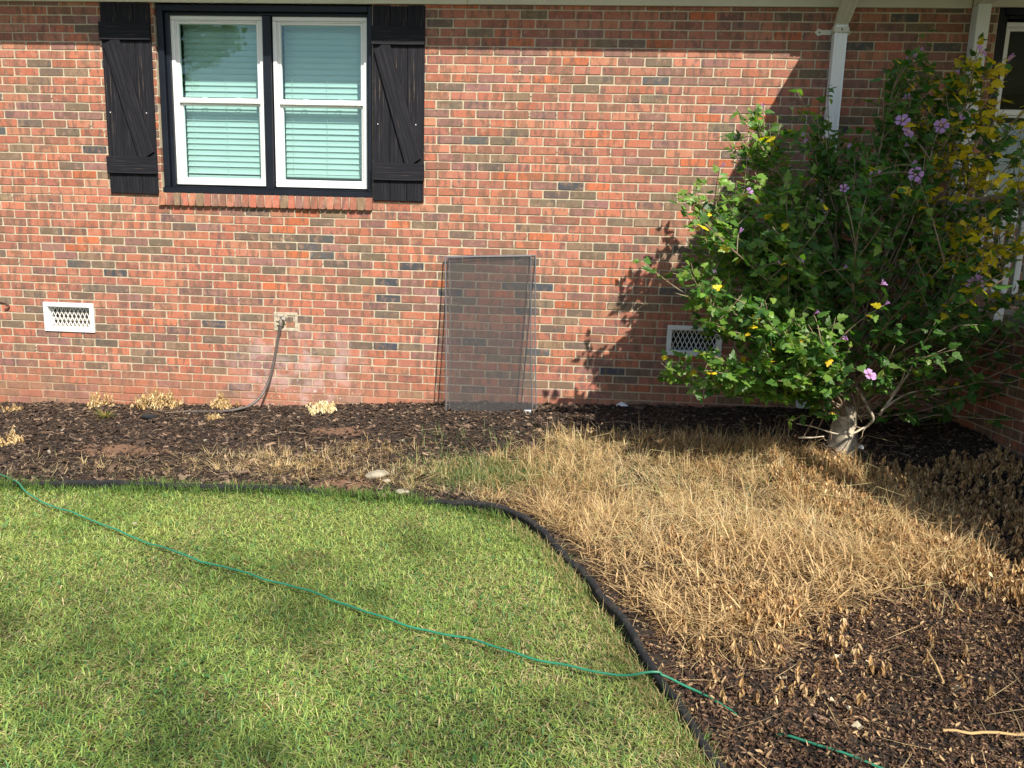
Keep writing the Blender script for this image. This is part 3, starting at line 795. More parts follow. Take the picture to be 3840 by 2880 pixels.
q = MB(); q.tube(smooth_path([(-4.80, -.03, .70), (-4.78, -.02, .775), (-4.70, -.012, .790), (-4.62, -.010, .785), (-4.583, -.010, .765), (-4.592, -.012, .738), (-4.622, -.014, .735)], 5), .0055, 6)
o = q.build('iron_hook', M['rust'], smooth=True); tag(o, 'curled rusty iron hook against bricks left of the white vent', 'hook')

# ================================================================== WINDOW SCREENS
def window_screen(b0, b1, t0, t1, label):
    b0, b1, t0, t1 = map(np.array, (b0, b1, t0, t1)); cen = (b0+b1)/2
    root = empty('window_screen', tuple(cen)); tag(root, label, 'window screen', 'screens leaning on the brick wall')
    ux = (b1-b0+t1-t0); ux = ux/np.linalg.norm(ux); W = (np.linalg.norm(b1-b0)+np.linalg.norm(t1-t0))/2
    uz = ((t0+t1)/2-cen); H = np.linalg.norm(uz); uz = uz/H; uy = np.cross(uz, ux); uy /= np.linalg.norm(uy); uz = np.cross(ux, uy)
    mtx = Matrix(((ux[0], uy[0], uz[0], cen[0]), (ux[1], uy[1], uz[1], cen[1]), (ux[2], uy[2], uz[2], cen[2]), (0, 0, 0, 1)))
    root.matrix_world = mtx
    t = .0085; q = MB(); w = W/2
    q.box(-w+.004, w-.004, -.005, .005, 0, t, .002); q.box(-w+.004, w-.004, -.005, .005, H-t, H, .002)
    bow = lambda s: [(s*(w-t/2), 0, z) for z in np.linspace(.003, H-.003, 9)]
    for s in (-1, 1):
        P_ = np.array(bow(s)); P_[:, 0] -= s*.004*np.sin(np.linspace(0, np.pi, 9)); q.tube(P_, .0048, 6)
    q.build('frame', M['alu'], root)
    q = MB(); q.box(-w+t*.6, w-t*.6, -.0005, .0005, t*.6, H-t*.6); q.build('mesh_panel', M['screen'], root)
    q = MB(); q.box(w-.075, w-.015, -.0062, -.0055, .010, .028, .0); lb = q.build('label_tag', M['label'], root)
    q = MB()
    for z in (.014, .019, .024): q.box(w-.071, w-.045 if z != .019 else w-.022, -.0065, -.0063, z-.001, z+.0008)
    q.build('print', M['alu'], lb)
    return root
window_screen((-.888, -.30, .074), (-.212, -.255, .104), (-.962, -.030, 1.268), (-.292, -.022, 1.300), 'front grey mesh window screen, with its left edge against bare brick')
window_screen((-.868, -.285, .074), (-.178, -.243, .104), (-.886, -.012, 1.278), (-.219, -.008, 1.306), 'rear grey mesh window screen, sticking out to the right of the front one')

# ================================================================== EDGING, CORD, STONES
ex = np.linspace(-7, -.19, 90); pts = [(x, np.interp(x, EX, EYy)) for x in ex]
pts += [(np.interp(y, CY, CX), -y) for y in np.linspace(2.12, 8.5, 100)]
pts = np.array(pts)
for _ in range(3): pts[1:-1] = (pts[:-2]+2*pts[1:-1]+pts[2:])/4
z = gz(pts[:, 0], pts[:, 1]) + np.where(pts[:, 0] < -.8, .024, .034) + .012*np.sin(pts[:, 0]*3.1+pts[:, 1]*2.3)
sunk = np.exp(-((pts[:, 0]+1.08)/.30)**2)*(pts[:, 1] > -2.0); z -= .055*sunk
z += .012*np.exp(-((pts[:, 1]+3.1)/.35)**2)*(pts[:, 0] > 0)
t = np.gradient(pts, axis=0); t /= np.linalg.norm(t, axis=1)[:, None]; nrm = np.stack([-t[:, 1], t[:, 0]], -1)
n = 12; a = np.linspace(-.25*np.pi, 1.25*np.pi, n-3)
prof = [(.0148*math.cos(q_), .0148*math.sin(q_)) for q_ in a] + [(-.006, -.085), (.0, -.088), (.006, -.085)]
prof = np.array(prof); V = []
wob = .006*np.sin(np.arange(len(pts))*.9) + .004*np.sin(np.arange(len(pts))*2.3) + RNG.normal(0, .002, len(pts))
z += RNG.normal(0, .003, len(pts)) + .012*np.sin(np.arange(len(pts))*.37)
for i in range(len(pts)):
    lean = .25*math.sin(i*.21)
    ox = prof[:, 0] + lean*prof[:, 1]*.5 + wob[i]
    V.append(np.stack([pts[i, 0]+nrm[i, 0]*ox, pts[i, 1]+nrm[i, 1]*ox, z[i]+prof[:, 1]], -1))
k = len(pts); n = len(prof); i = np.arange(k-1)[:, None]*n; j = np.arange(n)[None, :]; j2 = (j+1) % n
me = nmesh('lawn_edging', np.concatenate(V), [np.stack([i+j, i+j2, i+n+j2, i+n+j], -1).reshape(-1, 4)], smooth=True)
o = link('lawn_edging', me, M['edging']); tag(o, 'black plastic lawn edging curving between the green lawn and the mulch bed', 'lawn edging')

CORD = [(-4.6, -1.25), (-3.9, -1.55), (-3.314, -1.812), (-2.858, -2.157), (-2.441, -2.371), (-1.839, -2.686), (-1.363, -2.89), (-1.089, -2.99), (-.823, -3.117), (-.58, -3.233), (-.363, -3.302), (-.158, -3.369), (.035, -3.446), (.218, -3.488), (.340, -3.497), (.398, -3.500), (.481, -3.534), (.556, -3.598), (.598, -3.641), (.65, -3.69), (.716, -3.726), (.80, -3.764), (.9, -3.812), (1.1, -3.92), (1.5, -4.15), (2.2, -4.4)]
cp = smooth_path([(x, y, 0) for x, y in CORD], 8)
cp[:, 1] += .003*np.sin(cp[:, 0]*13) + .003*np.sin(cp[:, 0]*37)
lawn = edge_dist(cp[:, 0], cp[:, 1])
cp[:, 2] = gz(cp[:, 0], cp[:, 1]) + np.where(lawn > 0, .025, .017) + .004*np.sin(cp[:, 0]*17)
near = np.exp(-((cp[:, 0]-.345)/.085)**2) + np.exp(-((cp[:, 0]+3.05)/.12)**2); cp[:, 2] += .032*near
cp[:, 2] -= .045*np.exp(-((cp[:, 0]-.655)/.045)**4)
q = MB(); q.tube(cp, .0043, 8); o = q.build('extension_cord', M['cord'], smooth=True)
tag(o, 'thin green cord snaking diagonally across the lawn and over the black edging', 'cord')

def stone(name, x, y, sx, sy, sz, rot, label, cat, mat, seed=1, zoff=0.0, group=None):
    bm = bmesh.new(); bmesh.ops.create_icosphere(bm, subdivisions=3, radius=1)
    for v in bm.verts:
        c_ = v.co; f = 1 + .5*(vnoise(c_.x+c_.z, c_.y-c_.z*.5, 1.3, seed)-.5) + .14*(vnoise(c_.x-c_.z, c_.y+c_.z, 4, seed)-.5)
        v.co = Vector((c_.x*sx*f, c_.y*sy*f, c_.z*sz*f))
    me = bpy.data.meshes.new(name); bm.to_mesh(me); bm.free()
    me.polygons.foreach_set('use_smooth', np.ones(len(me.polygons), bool))
    o = link(name, me, mat); o.location = (x, y, float(gz(x, y))+sz*.45+zoff); o.rotation_euler = (0, 0, rot)
    tag(o, label, cat, group); return o
stone('river_stone', -1.105, -1.515, .068, .045, .026, .25, 'large pale flat river stone lying in the mulch near the lawn edge', 'stone', M['stone'], 2, .006)
stone('river_stone', -.905, -1.745, .043, .03, .018, -.2, 'small tan stone half buried beside the black edging, nearest the lawn', 'stone', M['stone'], 5, .004)
stone('river_stone', -1.03, -1.60, .022, .016, .012, .5, 'small grey pebble just below the large pale stone', 'stone', M['stone'], 8, .01)
stone('white_ball', 2.02, -.84, .021, .021, .021, 0, 'small white ball at the foot of the bush trunk', 'ball', M['white_paint'], 3, .02)
q = MB(); q.box(-.05, .05, -.03, .03, -.012, .02, .01)
o = q.build('plastic_cap', M['edging']); o.location = (-3.14, -.50, float(gz(-3.14, -.5))+.022); o.rotation_euler = (.1, .12, .1); tag(o, 'black plastic cap half buried in the mulch', 'plastic cap')
# ================================================================== HIBISCUS BUSH
TRUNK = np.array([1.925, -.80, .03])
bush = empty('hibiscus_bush', tuple(TRUNK)); tag(bush, 'tall rose of sharon bush with lilac flowers and some yellow leaves in the wall corner', 'bush')
def bparent(o): o.parent = bush; o.matrix_parent_inverse = Matrix.Translation(-Vector(TRUNK)); return o
q = MB(); th = np.linspace(0, 2*np.pi, 14, endpoint=False); V = []
zs = [0, .04, .09, .16, .22, .28, .34, .38]; rs = [.135, .108, .088, .078, .074, .074, .078, .05]
for z_, r_ in zip(zs, rs):
    rr = r_*(1+.16*np.sin(3*th+z_*3)*(1 if z_ < .1 else .45)+.07*np.sin(7*th+z_*9)+RNG.uniform(-.04, .04, 14))
    V.append(np.stack([TRUNK[0]-.015*z_*4+rr*np.cos(th), TRUNK[1]+rr*np.sin(th), np.full(14, TRUNK[2]+z_)], -1))
k = len(zs); n = 14; i = np.arange(k-1)[:, None]*n; j = np.arange(n)[None, :]; j2 = (j+1) % n
q.add(np.concatenate(V), [np.stack([i+j, i+j2, i+n+j2, i+n+j], -1).reshape(-1, 4), (np.arange(n)+(k-1)*n)[None, :]])
bparent(q.build('trunk', M['bark'], smooth=True))
TOP = np.array([1.90, -.80, .40])
OUT = np.array([(.70, .95), (.70, 1.17), (.76, 1.43), (.87, 1.74), (.97, 1.95), (1.05, 2.08), (1.15, 2.27), (1.25, 2.08), (1.366, 2.02), (1.50, 2.20), (1.62, 2.12), (1.75, 2.05), (1.84, 2.22), (1.95, 2.40), (2.04, 2.60), (2.20, 2.40), (2.33, 2.40), (2.43, 2.62), (2.61, 2.62), (2.78, 2.45), (2.95, 2.2), (3.0, 1.9), (3.05, 1.5), (3.0, 1.2), (2.95, .9)])
def bez(a, b_, c_, n):
    t = np.linspace(0, 1, n)[:, None]; return (1-t)**2*a + 2*t*(1-t)*b_ + t*t*c_
def fwdpos(x, z, y, y0=-.80):
    k = (5.84+y)/(5.84+y0); return x*k, y, 1.303+(z-1.303)*k
stems = []; sm = MB()
def stem(tip, base=None, r0=.009, up=.5, n=12, leaf0=.38, dens=1.0, bend=None):
    base = TOP + RNG.normal(0, [.03, .03, .03]) if base is None else np.array(base)
    tip = np.array(tip, float); d = tip-base; L = np.linalg.norm(d)
    ctrl = base + d*.42 + np.array([-d[0]*.16, -d[1]*.16, up*L*.16]) if bend is None else np.array(bend)
    pts = bez(base, ctrl, tip, n); pts[1:-1] += RNG.normal(0, .012, (n-2, 3))
    sm.tube(pts, np.linspace(r0, .0022, n), 6); stems.append((pts, leaf0, dens))
    for _ in range(int(L*RNG.uniform(3.5, 6.5)*dens)):
        s = RNG.uniform(leaf0, .95); i_ = s*(n-1); i0 = int(i_); p0 = pts[i0]*(1-(i_-i0)) + pts[min(i0+1, n-1)]*(i_-i0)
        dr = RNG.normal(0, 1, 3); dr[2] = abs(dr[2])*.7+.15; dr = dr/np.linalg.norm(dr) + .6*d/L; l2 = RNG.uniform(.12, .36)*(1.1-.4*s)
        e = p0 + dr*l2; e[1] = min(e[1], -.05); mid = (p0+e)/2 + np.array([0, 0, -.02])
        tp = bez(p0, mid, e, 5); sm.tube(tp, np.linspace(.0035, .0016, 5), 4); stems.append((tp, .15, 1.3))
for i in range(66):
    u = RNG.uniform(0, len(OUT)-1.001); i0 = int(u); o_ = OUT[i0]*(1-(u-i0)) + OUT[i0+1]*(u-i0)
    s = RNG.choice([RNG.uniform(.86, 1.0), RNG.uniform(.5, .9)], p=[.6, .4])
    x = TOP[0]+(o_[0]-TOP[0])*s; z_ = TOP[2]+(o_[1]-TOP[2])*s
    y = -.80 + RNG.uniform(-.85, .50)*(1.1 if s < .9 else .8)
    if z_ > 2.1: y = -.80 + RNG.uniform(-.35, .4)
    left = o_[0] < 1.75
    x, y, z_ = fwdpos(x, z_, min(y, -.08))
    stem((x, y, z_), up=RNG.uniform(.2, 1.0), r0=RNG.uniform(.006, .014), leaf0=.36 if left else .46, dens=1.05 if left else .72)
for tip in ((1.12, 2.24), (1.20, 2.12), (1.53, 2.24), (1.60, 2.10), (1.97, 2.50), (2.02, 2.57), (2.22, 2.46), (2.33, 2.44), (2.40, 2.60), (2.45, 2.52), (2.56, 2.58), (2.66, 2.50), (2.85, 2.35), (2.10, 2.35), (2.75, 2.2)):
    stem(fwdpos(tip[0], tip[1], -1.0+RNG.uniform(-.15, .3)), up=RNG.uniform(.5, 1.1), r0=.008, leaf0=.62, dens=.75)
# low sprays on the left, lit by the sun
for tip in ((.64, -.92, .52), (.78, -1.0, .60), (.95, -1.15, .50), (1.12, -1.2, .62), (1.30, -1.25, .66), (.90, -1.1, .44), (1.45, -1.3, .52), (1.2, -1.05, .48), (1.55, -1.35, .75), (1.7, -1.4, .8), (1.05, -1.3, .56)):
    stem(fwdpos(tip[0], tip[2], tip[1]-.38), base=TOP+np.array([-.02, -.08, -.08]), up=.35, r0=.007, leaf0=.36, dens=1.9)
for tip in ((1.42, -1.15, .33), (1.62, -1.2, .38), (1.90, -1.35, .66), (2.02, -1.3, .62), (1.80, -1.35, .88), (2.0, -1.3, .95)):
    stem(tip, base=TOP+np.array([0, -.04, -.05]), up=.35, r0=.005, leaf0=.6, dens=.9)
# left flank mass
for i in range(40):
    stem(fwdpos(.70+.75*RNG.uniform(0, 1)**1.5, RNG.uniform(.75, 1.75), -RNG.uniform(1.05, 1.95) if i % 4 else -RNG.uniform(.35, 1.0)), up=RNG.uniform(.3, .8), r0=.007, leaf0=.36, dens=1.2)
# right flank in front of the railing
for i in range(20):
    stem(fwdpos(RNG.uniform(2.35, 3.05), RNG.uniform(.95, 2.1), -RNG.uniform(.7, 1.35)), up=RNG.uniform(.1, .5), r0=.007, leaf0=.50, dens=.95)
# low right side branches
for tip in ((2.75, -.95, .75), (2.95, -1.0, .55), (2.6, -1.05, .62), (2.45, -.9, .35), (2.75, -1.3, .42), (2.2, -.55, .3), (2.35, -.6, .4), (2.74, -.5, .9), (2.3, -.7, .75), (2.9, -1.45, .75), (2.72, -1.2, .95), (3.0, -1.35, 1.0)):
    stem(tip, base=TOP+np.array([.05, .02, -.12]), up=.15, r0=.007, leaf0=.40, dens=.9)
FL = [(1.98, -1.0, 2.16, 1), (2.01, -1.0, 2.09, 1), (2.21, -1.0, 2.14, 1), (2.37, -1.0, 2.56, 1), (2.0, -1.0, 2.29, 0.7), (1.99, -1.0, 2.01, 0.6), (2.31, -1.0, 2.17, 0.8), (2.02, -1.0, 2.56, 0.5), (2.01, -1.0, 2.52, 0.5), (1.97, -1.0, 2.51, 0.4), (2.53, -1.0, 2.53, 0.6), (2.54, -1.0, 2.5, 0.6), (2.27, -1.0, 2.43, 0.5), (1.67, -1.0, 1.99, 0.6), (1.59, -1.25, 1.73, 0.8), (1.04, -1.25, 1.7, 0.7), (0.87, -1.25, 1.84, 0.5), (1.4, -1.0, 2.02, 0.6), (1.39, -1.0, 2.06, 0.5), (1.99, -1.25, 1.83, 0.9), (2.02, -1.25, 1.77, 0.6), (1.95, -1.25, 1.88, 0.5), (1.73, -1.25, 1.81, 0.4), (1.77, -1.25, 1.82, 0.4), (1.74, -1.25, 1.77, 0.5), (2.39, -1.25, 1.22, 1.2), (1.37, -1.25, 1.31, 0.7), (1.27, -1.25, 1.29, 0.4), (0.9, -1.25, 1.23, 0.5), (1.01, -1.25, 1.46, 0.6), (1.86, -1.25, 1.19, 0.7), (1.89, -1.25, 1.07, 0.5), (1.49, -1.25, 1.0, 0.5), (1.71, -1.25, 0.85, 0.6), (1.83, -1.3, 0.65, 0.9), (1.63, -1.25, 1.27, 0.5), (1.06, -0.7, 2.08, 0.7), (1.22, -0.7, 2.28, 0.6)]
SPTS = np.concatenate([q_[0][3:] for q_ in stems if len(q_[0]) > 8]); FPOS = []
for x, y, z_, s_ in FL:
    x, y, z_ = fwdpos(x, z_, (y-.42 if z_ < 1.95 and x < 2.1 else (y-.15 if z_ > .7 else y)), y)
    tip = np.array((x, y, z_)); FPOS.append(tip); dist = np.linalg.norm((SPTS-tip)*[1, 1, .8] + np.array([0, 0, .06]), axis=1) + .3*(SPTS[:, 2] > z_)
    p0 = SPTS[np.argmin(dist)]; tp = bez(p0, (p0+tip)/2+[0, .02, .05], tip, 6); sm.tube(tp, np.linspace(.0035, .0018, 6), 5); stems.append((tp, .1, 1.1))
bparent(sm.build('stems', M['twig'], smooth=True))
BARE = [[(1.882, 0.525), (1.928, 0.484), (1.97, 0.398), (1.999, 0.338), (1.994, 0.285), (1.953, 0.253), (1.879, 0.23), (1.779, 0.223), (1.658, 0.251), (1.537, 0.272)], [(1.994, 0.285), (1.962, 0.242), (1.94, 0.211), (1.921, 0.184)], [(1.952, 0.256), (1.891, 0.28), (1.803, 0.32), (1.768, 0.327)], [(1.861, 0.481), (1.875, 0.429), (1.908, 0.36), (1.957, 0.292)], [(1.965, 0.45), (1.932, 0.396), (1.918, 0.422), (1.91, 0.465)], [(1.692, 0.333), (1.682, 0.261), (1.667, 0.153)], [(1.635, 0.312), (1.596, 0.186), (1.575, 0.14)], [(1.715, 0.191), (1.734, 0.166), (1.752, 0.193), (1.739, 0.282)], [(1.563, 0.175), (1.63, 0.187), (1.705, 0.205)], [(2.027, 0.712), (2.258, 0.696), (2.443, 0.652), (2.677, 0.611), (2.903, 0.612)], [(2.175, 0.71), (2.368, 0.735), (2.55, 0.708), (2.575, 0.615)], [(2.208, 0.703), (2.282, 0.637), (2.325, 0.582)], [(2.047, 0.384), (2.155, 0.459), (2.247, 0.515), (2.391, 0.547)], [(2.051, 0.349), (2.134, 0.493), (2.184, 0.633), (2.219, 0.754)], [(2.111, 0.474), (2.151, 0.563), (2.155, 0.666), (2.146, 0.819)]]
BR_R = [.011, .004, .005, .004, .004, .004, .0035, .005, .008, .005, .004, .004, .008, .010, .008]
for bi, (b_, r_) in enumerate(zip(BARE, BR_R)):
    q = MB(); pth = smooth_path([(x, -1.0 + .03*math.sin(i*1.7+bi), z_) for i, (x, z_) in enumerate(b_)], 5)
    q.tube(pth, np.linspace(r_, r_*.4, len(pth)), 6); bparent(q.build('bare_branch', M['bark'] if r_ > .006 else M['twig'], smooth=True))

# leaves
LO = np.array([(0, 0), (.16, .02), (.38, .22), (.30, .36), (.24, .44), (.30, .60), (.15, .66), (.11, .86), (0, 1.0), (-.11, .86), (-.15, .66), (-.30, .60), (-.24, .44), (-.30, .36), (-.38, .22), (-.16, .02)])
def leaf_tmpl(curl):
    n = len(LO); V = np.zeros((n+1, 3)); V[:n, 0] = LO[:, 0]*.95; V[:n, 1] = LO[:, 1]; V[n] = (0, .42, 0)
    V[:, 2] = -.25*curl*np.abs(V[:, 0])**1.2 - .30*curl*(V[:, 1]-.4)**2 + .03*np.sin(V[:, 1]*9)
    V[n, 2] += .0
    j = np.arange(n); return V, np.stack([j, (j+1) % n, np.full(n, n)], -1)
def scatter(tm, pos, nrm, fwd, scale):
    """instances of template verts; template x side, y forward, z normal"""
    nrm = nrm/np.linalg.norm(nrm, axis=1)[:, None]; fwd = fwd - nrm*(fwd*nrm).sum(1)[:, None]; fwd /= np.linalg.norm(fwd, axis=1)[:, None]+1e-9
    sd_ = np.cross(fwd, nrm); V, T = tm
    W = pos[:, None, :] + scale[:, None, None]*(V[None, :, 0, None]*sd_[:, None]+V[None, :, 1, None]*fwd[:, None]+V[None, :, 2, None]*nrm[:, None])
    return W, T
LP, LF = [], []
for pts, l0, dn in stems:
    L = np.linalg.norm(np.diff(pts, axis=0), axis=1).sum(); n = max(2, int(L*27*dn)); k = len(pts)
    s = l0 + (1-l0)*RNG.uniform(0, 1, n)**.8; ii = s*(k-1); i0 = np.minimum(ii.astype(int), k-2); f = (ii-i0)[:, None]
    p0 = pts[i0]*(1-f)+pts[i0+1]*f; dr = pts[i0+1]-pts[i0]; dr /= np.linalg.norm(dr, axis=1)[:, None]
    o_ = RNG.normal(0, 1, (n, 3)); o_[:, 2] *= .5; o_ = o_/np.linalg.norm(o_, axis=1)[:, None]
    fd = dr*.45 + o_*.9; fd[:, 2] -= .15
    LP.append(p0+o_*.014); LF.append(fd)
LP = np.concatenate(LP); LF = np.concatenate(LF); LP[:, 1] = np.minimum(LP[:, 1], -.03)
ok = (LP[:, 2] > gz(LP[:, 0], LP[:, 1])+.05) & ~((LP[:, 0] > 2.70) & (LP[:, 1] > -.12))
ok &= ~((LP[:, 0] > 2.73) & (LP[:, 0] < 2.91) & (RNG.uniform(0, 1, len(LP)) < .35)); ok &= ~((LP[:, 0] > 2.85) & (RNG.uniform(0, 1, len(LP)) < .15))
LP, LF = LP[ok], LF[ok]; NL = len(LP)
nm = RNG.normal(0, .55, (NL, 3)) + np.array([.12, -.42, .85]); sc_ = RNG.uniform(.036, .074, NL)*np.where(RNG.uniform(0, 1, NL) < .15, 1.25, 1)
yl = sstep(2.05, 2.5, LP[:, 0])*sstep(.95, 1.4, LP[:, 2])*(1-sstep(2.5, 2.7, LP[:, 2]))*.75*(vnoise(LP[:, 0], LP[:, 2], 5, 4) > .38) + .015
isy = RNG.uniform(0, 1, NL) < yl
lc = np.where(isy[:, None], np.array([[.78, .56, .03]]), np.array([[.065, .155, .030]]))
mixy = (RNG.uniform(0, 1, NL) < .10) & ~isy; lc[mixy] = (.16, .23, .035)
pale = (RNG.uniform(0, 1, NL) < .2) & ~isy & ~mixy; lc[pale] = (.12, .22, .045)
sun_tint = (RNG.uniform(0, 1, NL) < .45) & (LP[:, 0] < 1.5) & ~isy; lc[sun_tint] = (.17, .29, .05)  # paler green on the left flank puts sunlight into the leaf colour
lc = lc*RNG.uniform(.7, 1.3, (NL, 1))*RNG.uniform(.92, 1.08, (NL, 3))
dd = LP-CAM_POS; ldep = dd @ FWD; front = (LP[:, 1] < -1.35) | (LP[:, 0] < .95) | (LP[:, 2] > 2.3)
idx = np.argsort(np.where(front, -sc_/ldep, 0))[:296]; sel = np.zeros(NL, bool); sel[idx] = True
tms = [leaf_tmpl(c_) for c_ in (.4, .9, 1.5)]
for ti, tm in enumerate(tms):
    pass
W, T = [], []; off = 0; CC = []
which = RNG.integers(0, 3, NL)
for ti, tm in enumerate(tms):
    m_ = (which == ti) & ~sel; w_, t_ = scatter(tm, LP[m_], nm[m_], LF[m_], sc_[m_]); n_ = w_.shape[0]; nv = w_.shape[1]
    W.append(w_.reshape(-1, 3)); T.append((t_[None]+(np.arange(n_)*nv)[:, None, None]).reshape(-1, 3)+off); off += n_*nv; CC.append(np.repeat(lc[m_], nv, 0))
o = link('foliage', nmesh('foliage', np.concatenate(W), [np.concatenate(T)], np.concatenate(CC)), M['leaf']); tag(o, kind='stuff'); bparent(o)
# nearest leaves one by one, sharing a few meshes
lmesh = {}
for ci, cc_ in enumerate([(.065, .15, .03), (.09, .19, .04), (.15, .26, .05), (.22, .32, .05), (.78, .56, .03), (.042, .10, .028)]):
    for ti, tm in enumerate(tms):
        me = nmesh('leaf', tm[0], [tm[1]], np.tile(np.array(cc_), (len(tm[0]), 1))); me.materials.append(M['leaf']); lmesh[(ci, ti)] = me
for i in np.where(sel)[0]:
    ci = 4 if isy[i] else (3 if mixy[i] else (2 if pale[i] else random.choice((0, 1, 5, 0))))
    n_ = nm[i]/np.linalg.norm(nm[i]); f_ = LF[i]-n_*(LF[i] @ n_); f_ /= np.linalg.norm(f_); s_ = np.cross(f_, n_); k_ = sc_[i]; pp_ = LP[i]-TRUNK
    o = link('leaf', lmesh[(ci, int(which[i]))], None, bush)
    o.matrix_local = Matrix(((s_[0]*k_, f_[0]*k_, n_[0]*k_, pp_[0]), (s_[1]*k_, f_[1]*k_, n_[1]*k_, pp_[1]), (s_[2]*k_, f_[2]*k_, n_[2]*k_, pp_[2]), (0, 0, 0, 1)))

# flowers: open blooms, half closed ones and rolled buds
def flower_mesh(openv):
    V, Q, Cc = [], [], []
    for k_ in range(5):
        a = k_*2*np.pi/5; na = 5; nb = 5
        for r_ in np.linspace(0, 1, nb):
            for u_ in np.linspace(-1, 1, na):
                wd = .62*math.sin(min(1, r_*1.1+.12)*np.pi*.62)*(1 if r_ < .9 else .75)
                aa = a + u_*wd*.95*(.55+.45*openv); rad = (.10+.9*r_)*(.35+.65*openv)
                hgt = (1-openv)*1.1*r_ + .30*math.sin(r_*1.6) - openv*.22*r_*r_ + .05*math.sin(u_*5+k_)*r_
                V.append((rad*math.cos(aa), rad*math.sin(aa), hgt + .03*k_)); t_ = min(1, r_*3.2)
                Cc.append(np.array((.34, .02, .12))*(1-t_)+np.array((.62, .36, .70))*t_)
        b0 = k_*na*nb
        for i_ in range(nb-1):
            for j_ in range(na-1): Q.append([b0+i_*na+j_, b0+i_*na+j_+1, b0+(i_+1)*na+j_+1, b0+(i_+1)*na+j_])
    return nmesh('flower', V, [Q], np.array(Cc), smooth=True)
fm = [flower_mesh(v) for v in (.82, .5, .10)]
for me in fm: me.materials.append(M['petal'])
q = MB(); q.tube([(0, 0, .1), (0, 0, .62)], [.05, .09], 6); stm = q.build('stamen', plain('cream_stamen', (.75, .68, .45), .7, bumpv=0)); stmesh = stm.data; bpy.data.objects.remove(stm)
for i, (x, y, z_, s) in enumerate(FL):
    kind = 0 if s >= .9 else (1 if s >= .65 else 2)
    o = link('flower', fm[kind], None, bush)
    o.location = FPOS[i]-TRUNK
    k_ = .038*s*1.25 if kind == 0 else (.045*s if kind == 1 else .050*s); o.scale = (k_, k_, k_)
    dirv = Vector((RNG.uniform(-.8, .7), -1, RNG.uniform(-.2, 1.0))) if kind == 0 else Vector((RNG.uniform(-1, 1), -.6, RNG.uniform(.2, 1.2)))
    o.rotation_euler = dirv.to_track_quat('Z', 'Y').to_euler()
    if kind == 0: link('stamen', stmesh, None, o)

# ================================================================== GROUND COVER
def unit(v): return v/(np.linalg.norm(v, axis=-1, keepdims=True)+1e-9)
def blades(X, Y, Z, L, Wd, az, lean, droop, col, tipcol=None, name='grass', mat=None):
    """curved 2-segment blades: 5 verts each"""
    n = len(X); d = np.stack([np.cos(az), np.sin(az), np.zeros(n)], -1); side = np.stack([-np.sin(az+RNG.normal(0, .5, n)), np.cos(az), np.zeros(n)], -1); side = unit(side)
    up = np.array([0, 0, 1.0]); b0 = np.stack([X, Y, Z], -1)
    m1 = b0 + (d*np.sin(lean)[:, None] + up*np.cos(lean)[:, None])*(L*.5)[:, None]
    l2 = lean + droop
    t1 = m1 + (d*np.sin(l2)[:, None] + up*np.cos(l2)[:, None])*(L*.5)[:, None]
    w = (Wd/2)[:, None]
    V = np.stack([b0-side*w*.8, b0+side*w*.8, m1+side*w, m1-side*w, t1], 1).reshape(-1, 3)
    o_ = (np.arange(n)*5)[:, None]; Q = o_+np.array([[0, 1, 2, 3]]); T = o_+np.array([[3, 2, 4]])
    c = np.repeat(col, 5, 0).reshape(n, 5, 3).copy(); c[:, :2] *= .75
    if tipcol is not None: c[:, 4] = tipcol
    return V, Q, T, c.reshape(-1, 3)
def put_blades(name, mat, parts):
    V, Q, T, Cc = [], [], [], []; off = 0
    for v, q_, t_, c in parts: V.append(v); Q.append(q_+off); T.append(t_+off); Cc.append(c); off += len(v)
    return link(name, nmesh(name, np.concatenate(V), [np.concatenate(Q), np.concatenate(T)], np.concatenate(Cc)), mat)

# lawn
def lawn_blades(n, x0, x1, y0, y1, big=1.0, margin=.0):
    X = RNG.uniform(x0, x1, n); Y = RNG.uniform(y0, y1, n); k = edge_dist(X, Y) > margin; X, Y = X[k], Y[k]; n = len(X)
    ptc = vnoise(X, Y, 2.3, 12)*.6 + vnoise(X, Y, 7, 13)*.4
    nearE = np.exp(-np.clip(edge_dist(X, Y), 0, 9)/.30)*sstep(2.3, 3.0, -Y)
    L = RNG.uniform(.018, .050, n)*(.75+.5*vnoise(X, Y, 4, 14))*big; Wd = RNG.uniform(.0018, .0042, n)*big
    lean = np.clip(RNG.normal(1.12, .30, n), .1, 1.5); droop = RNG.uniform(.05, .6, n); az = RNG.uniform(0, 2*np.pi, n)
    g0 = np.array([.25, .38, .085]); g1 = np.array([.46, .53, .16]); g2 = np.array([.15, .31, .11])
    u = np.clip(ptc*1.2-.1+RNG.normal(0, .25, n), 0, 1)[:, None]; c = g0*(1-u)+g1*u
    c2 = RNG.uniform(0, 1, n) < .18; c[c2] = g2
    dry = RNG.uniform(0, 1, n) < (.12+.16*(vnoise(X, Y, 3.1, 15) > .55)+.42*nearE); c[dry] = np.array([.62, .51, .28])
    dk = RNG.uniform(0, 1, n) < .05; c[dk] = (.22, .13, .05)
    c = c*RNG.uniform(.7, 1.3, (n, 1)); lean[dry] = np.minimum(lean[dry]+.3, 1.52)
    Z = gz(X, Y) - .016 + RNG.uniform(0, .012, n)
    return blades(X, Y, Z, L, Wd, az, lean, droop, c)
parts = [lawn_blades(270000, -3.6, .9, -4.35, -1.75), lawn_blades(60000, -6.5, -3.6, -5.5, -1.9, 1.4), lawn_blades(70000, -3.6, 1.0, -7.5, -4.35, 1.5)]
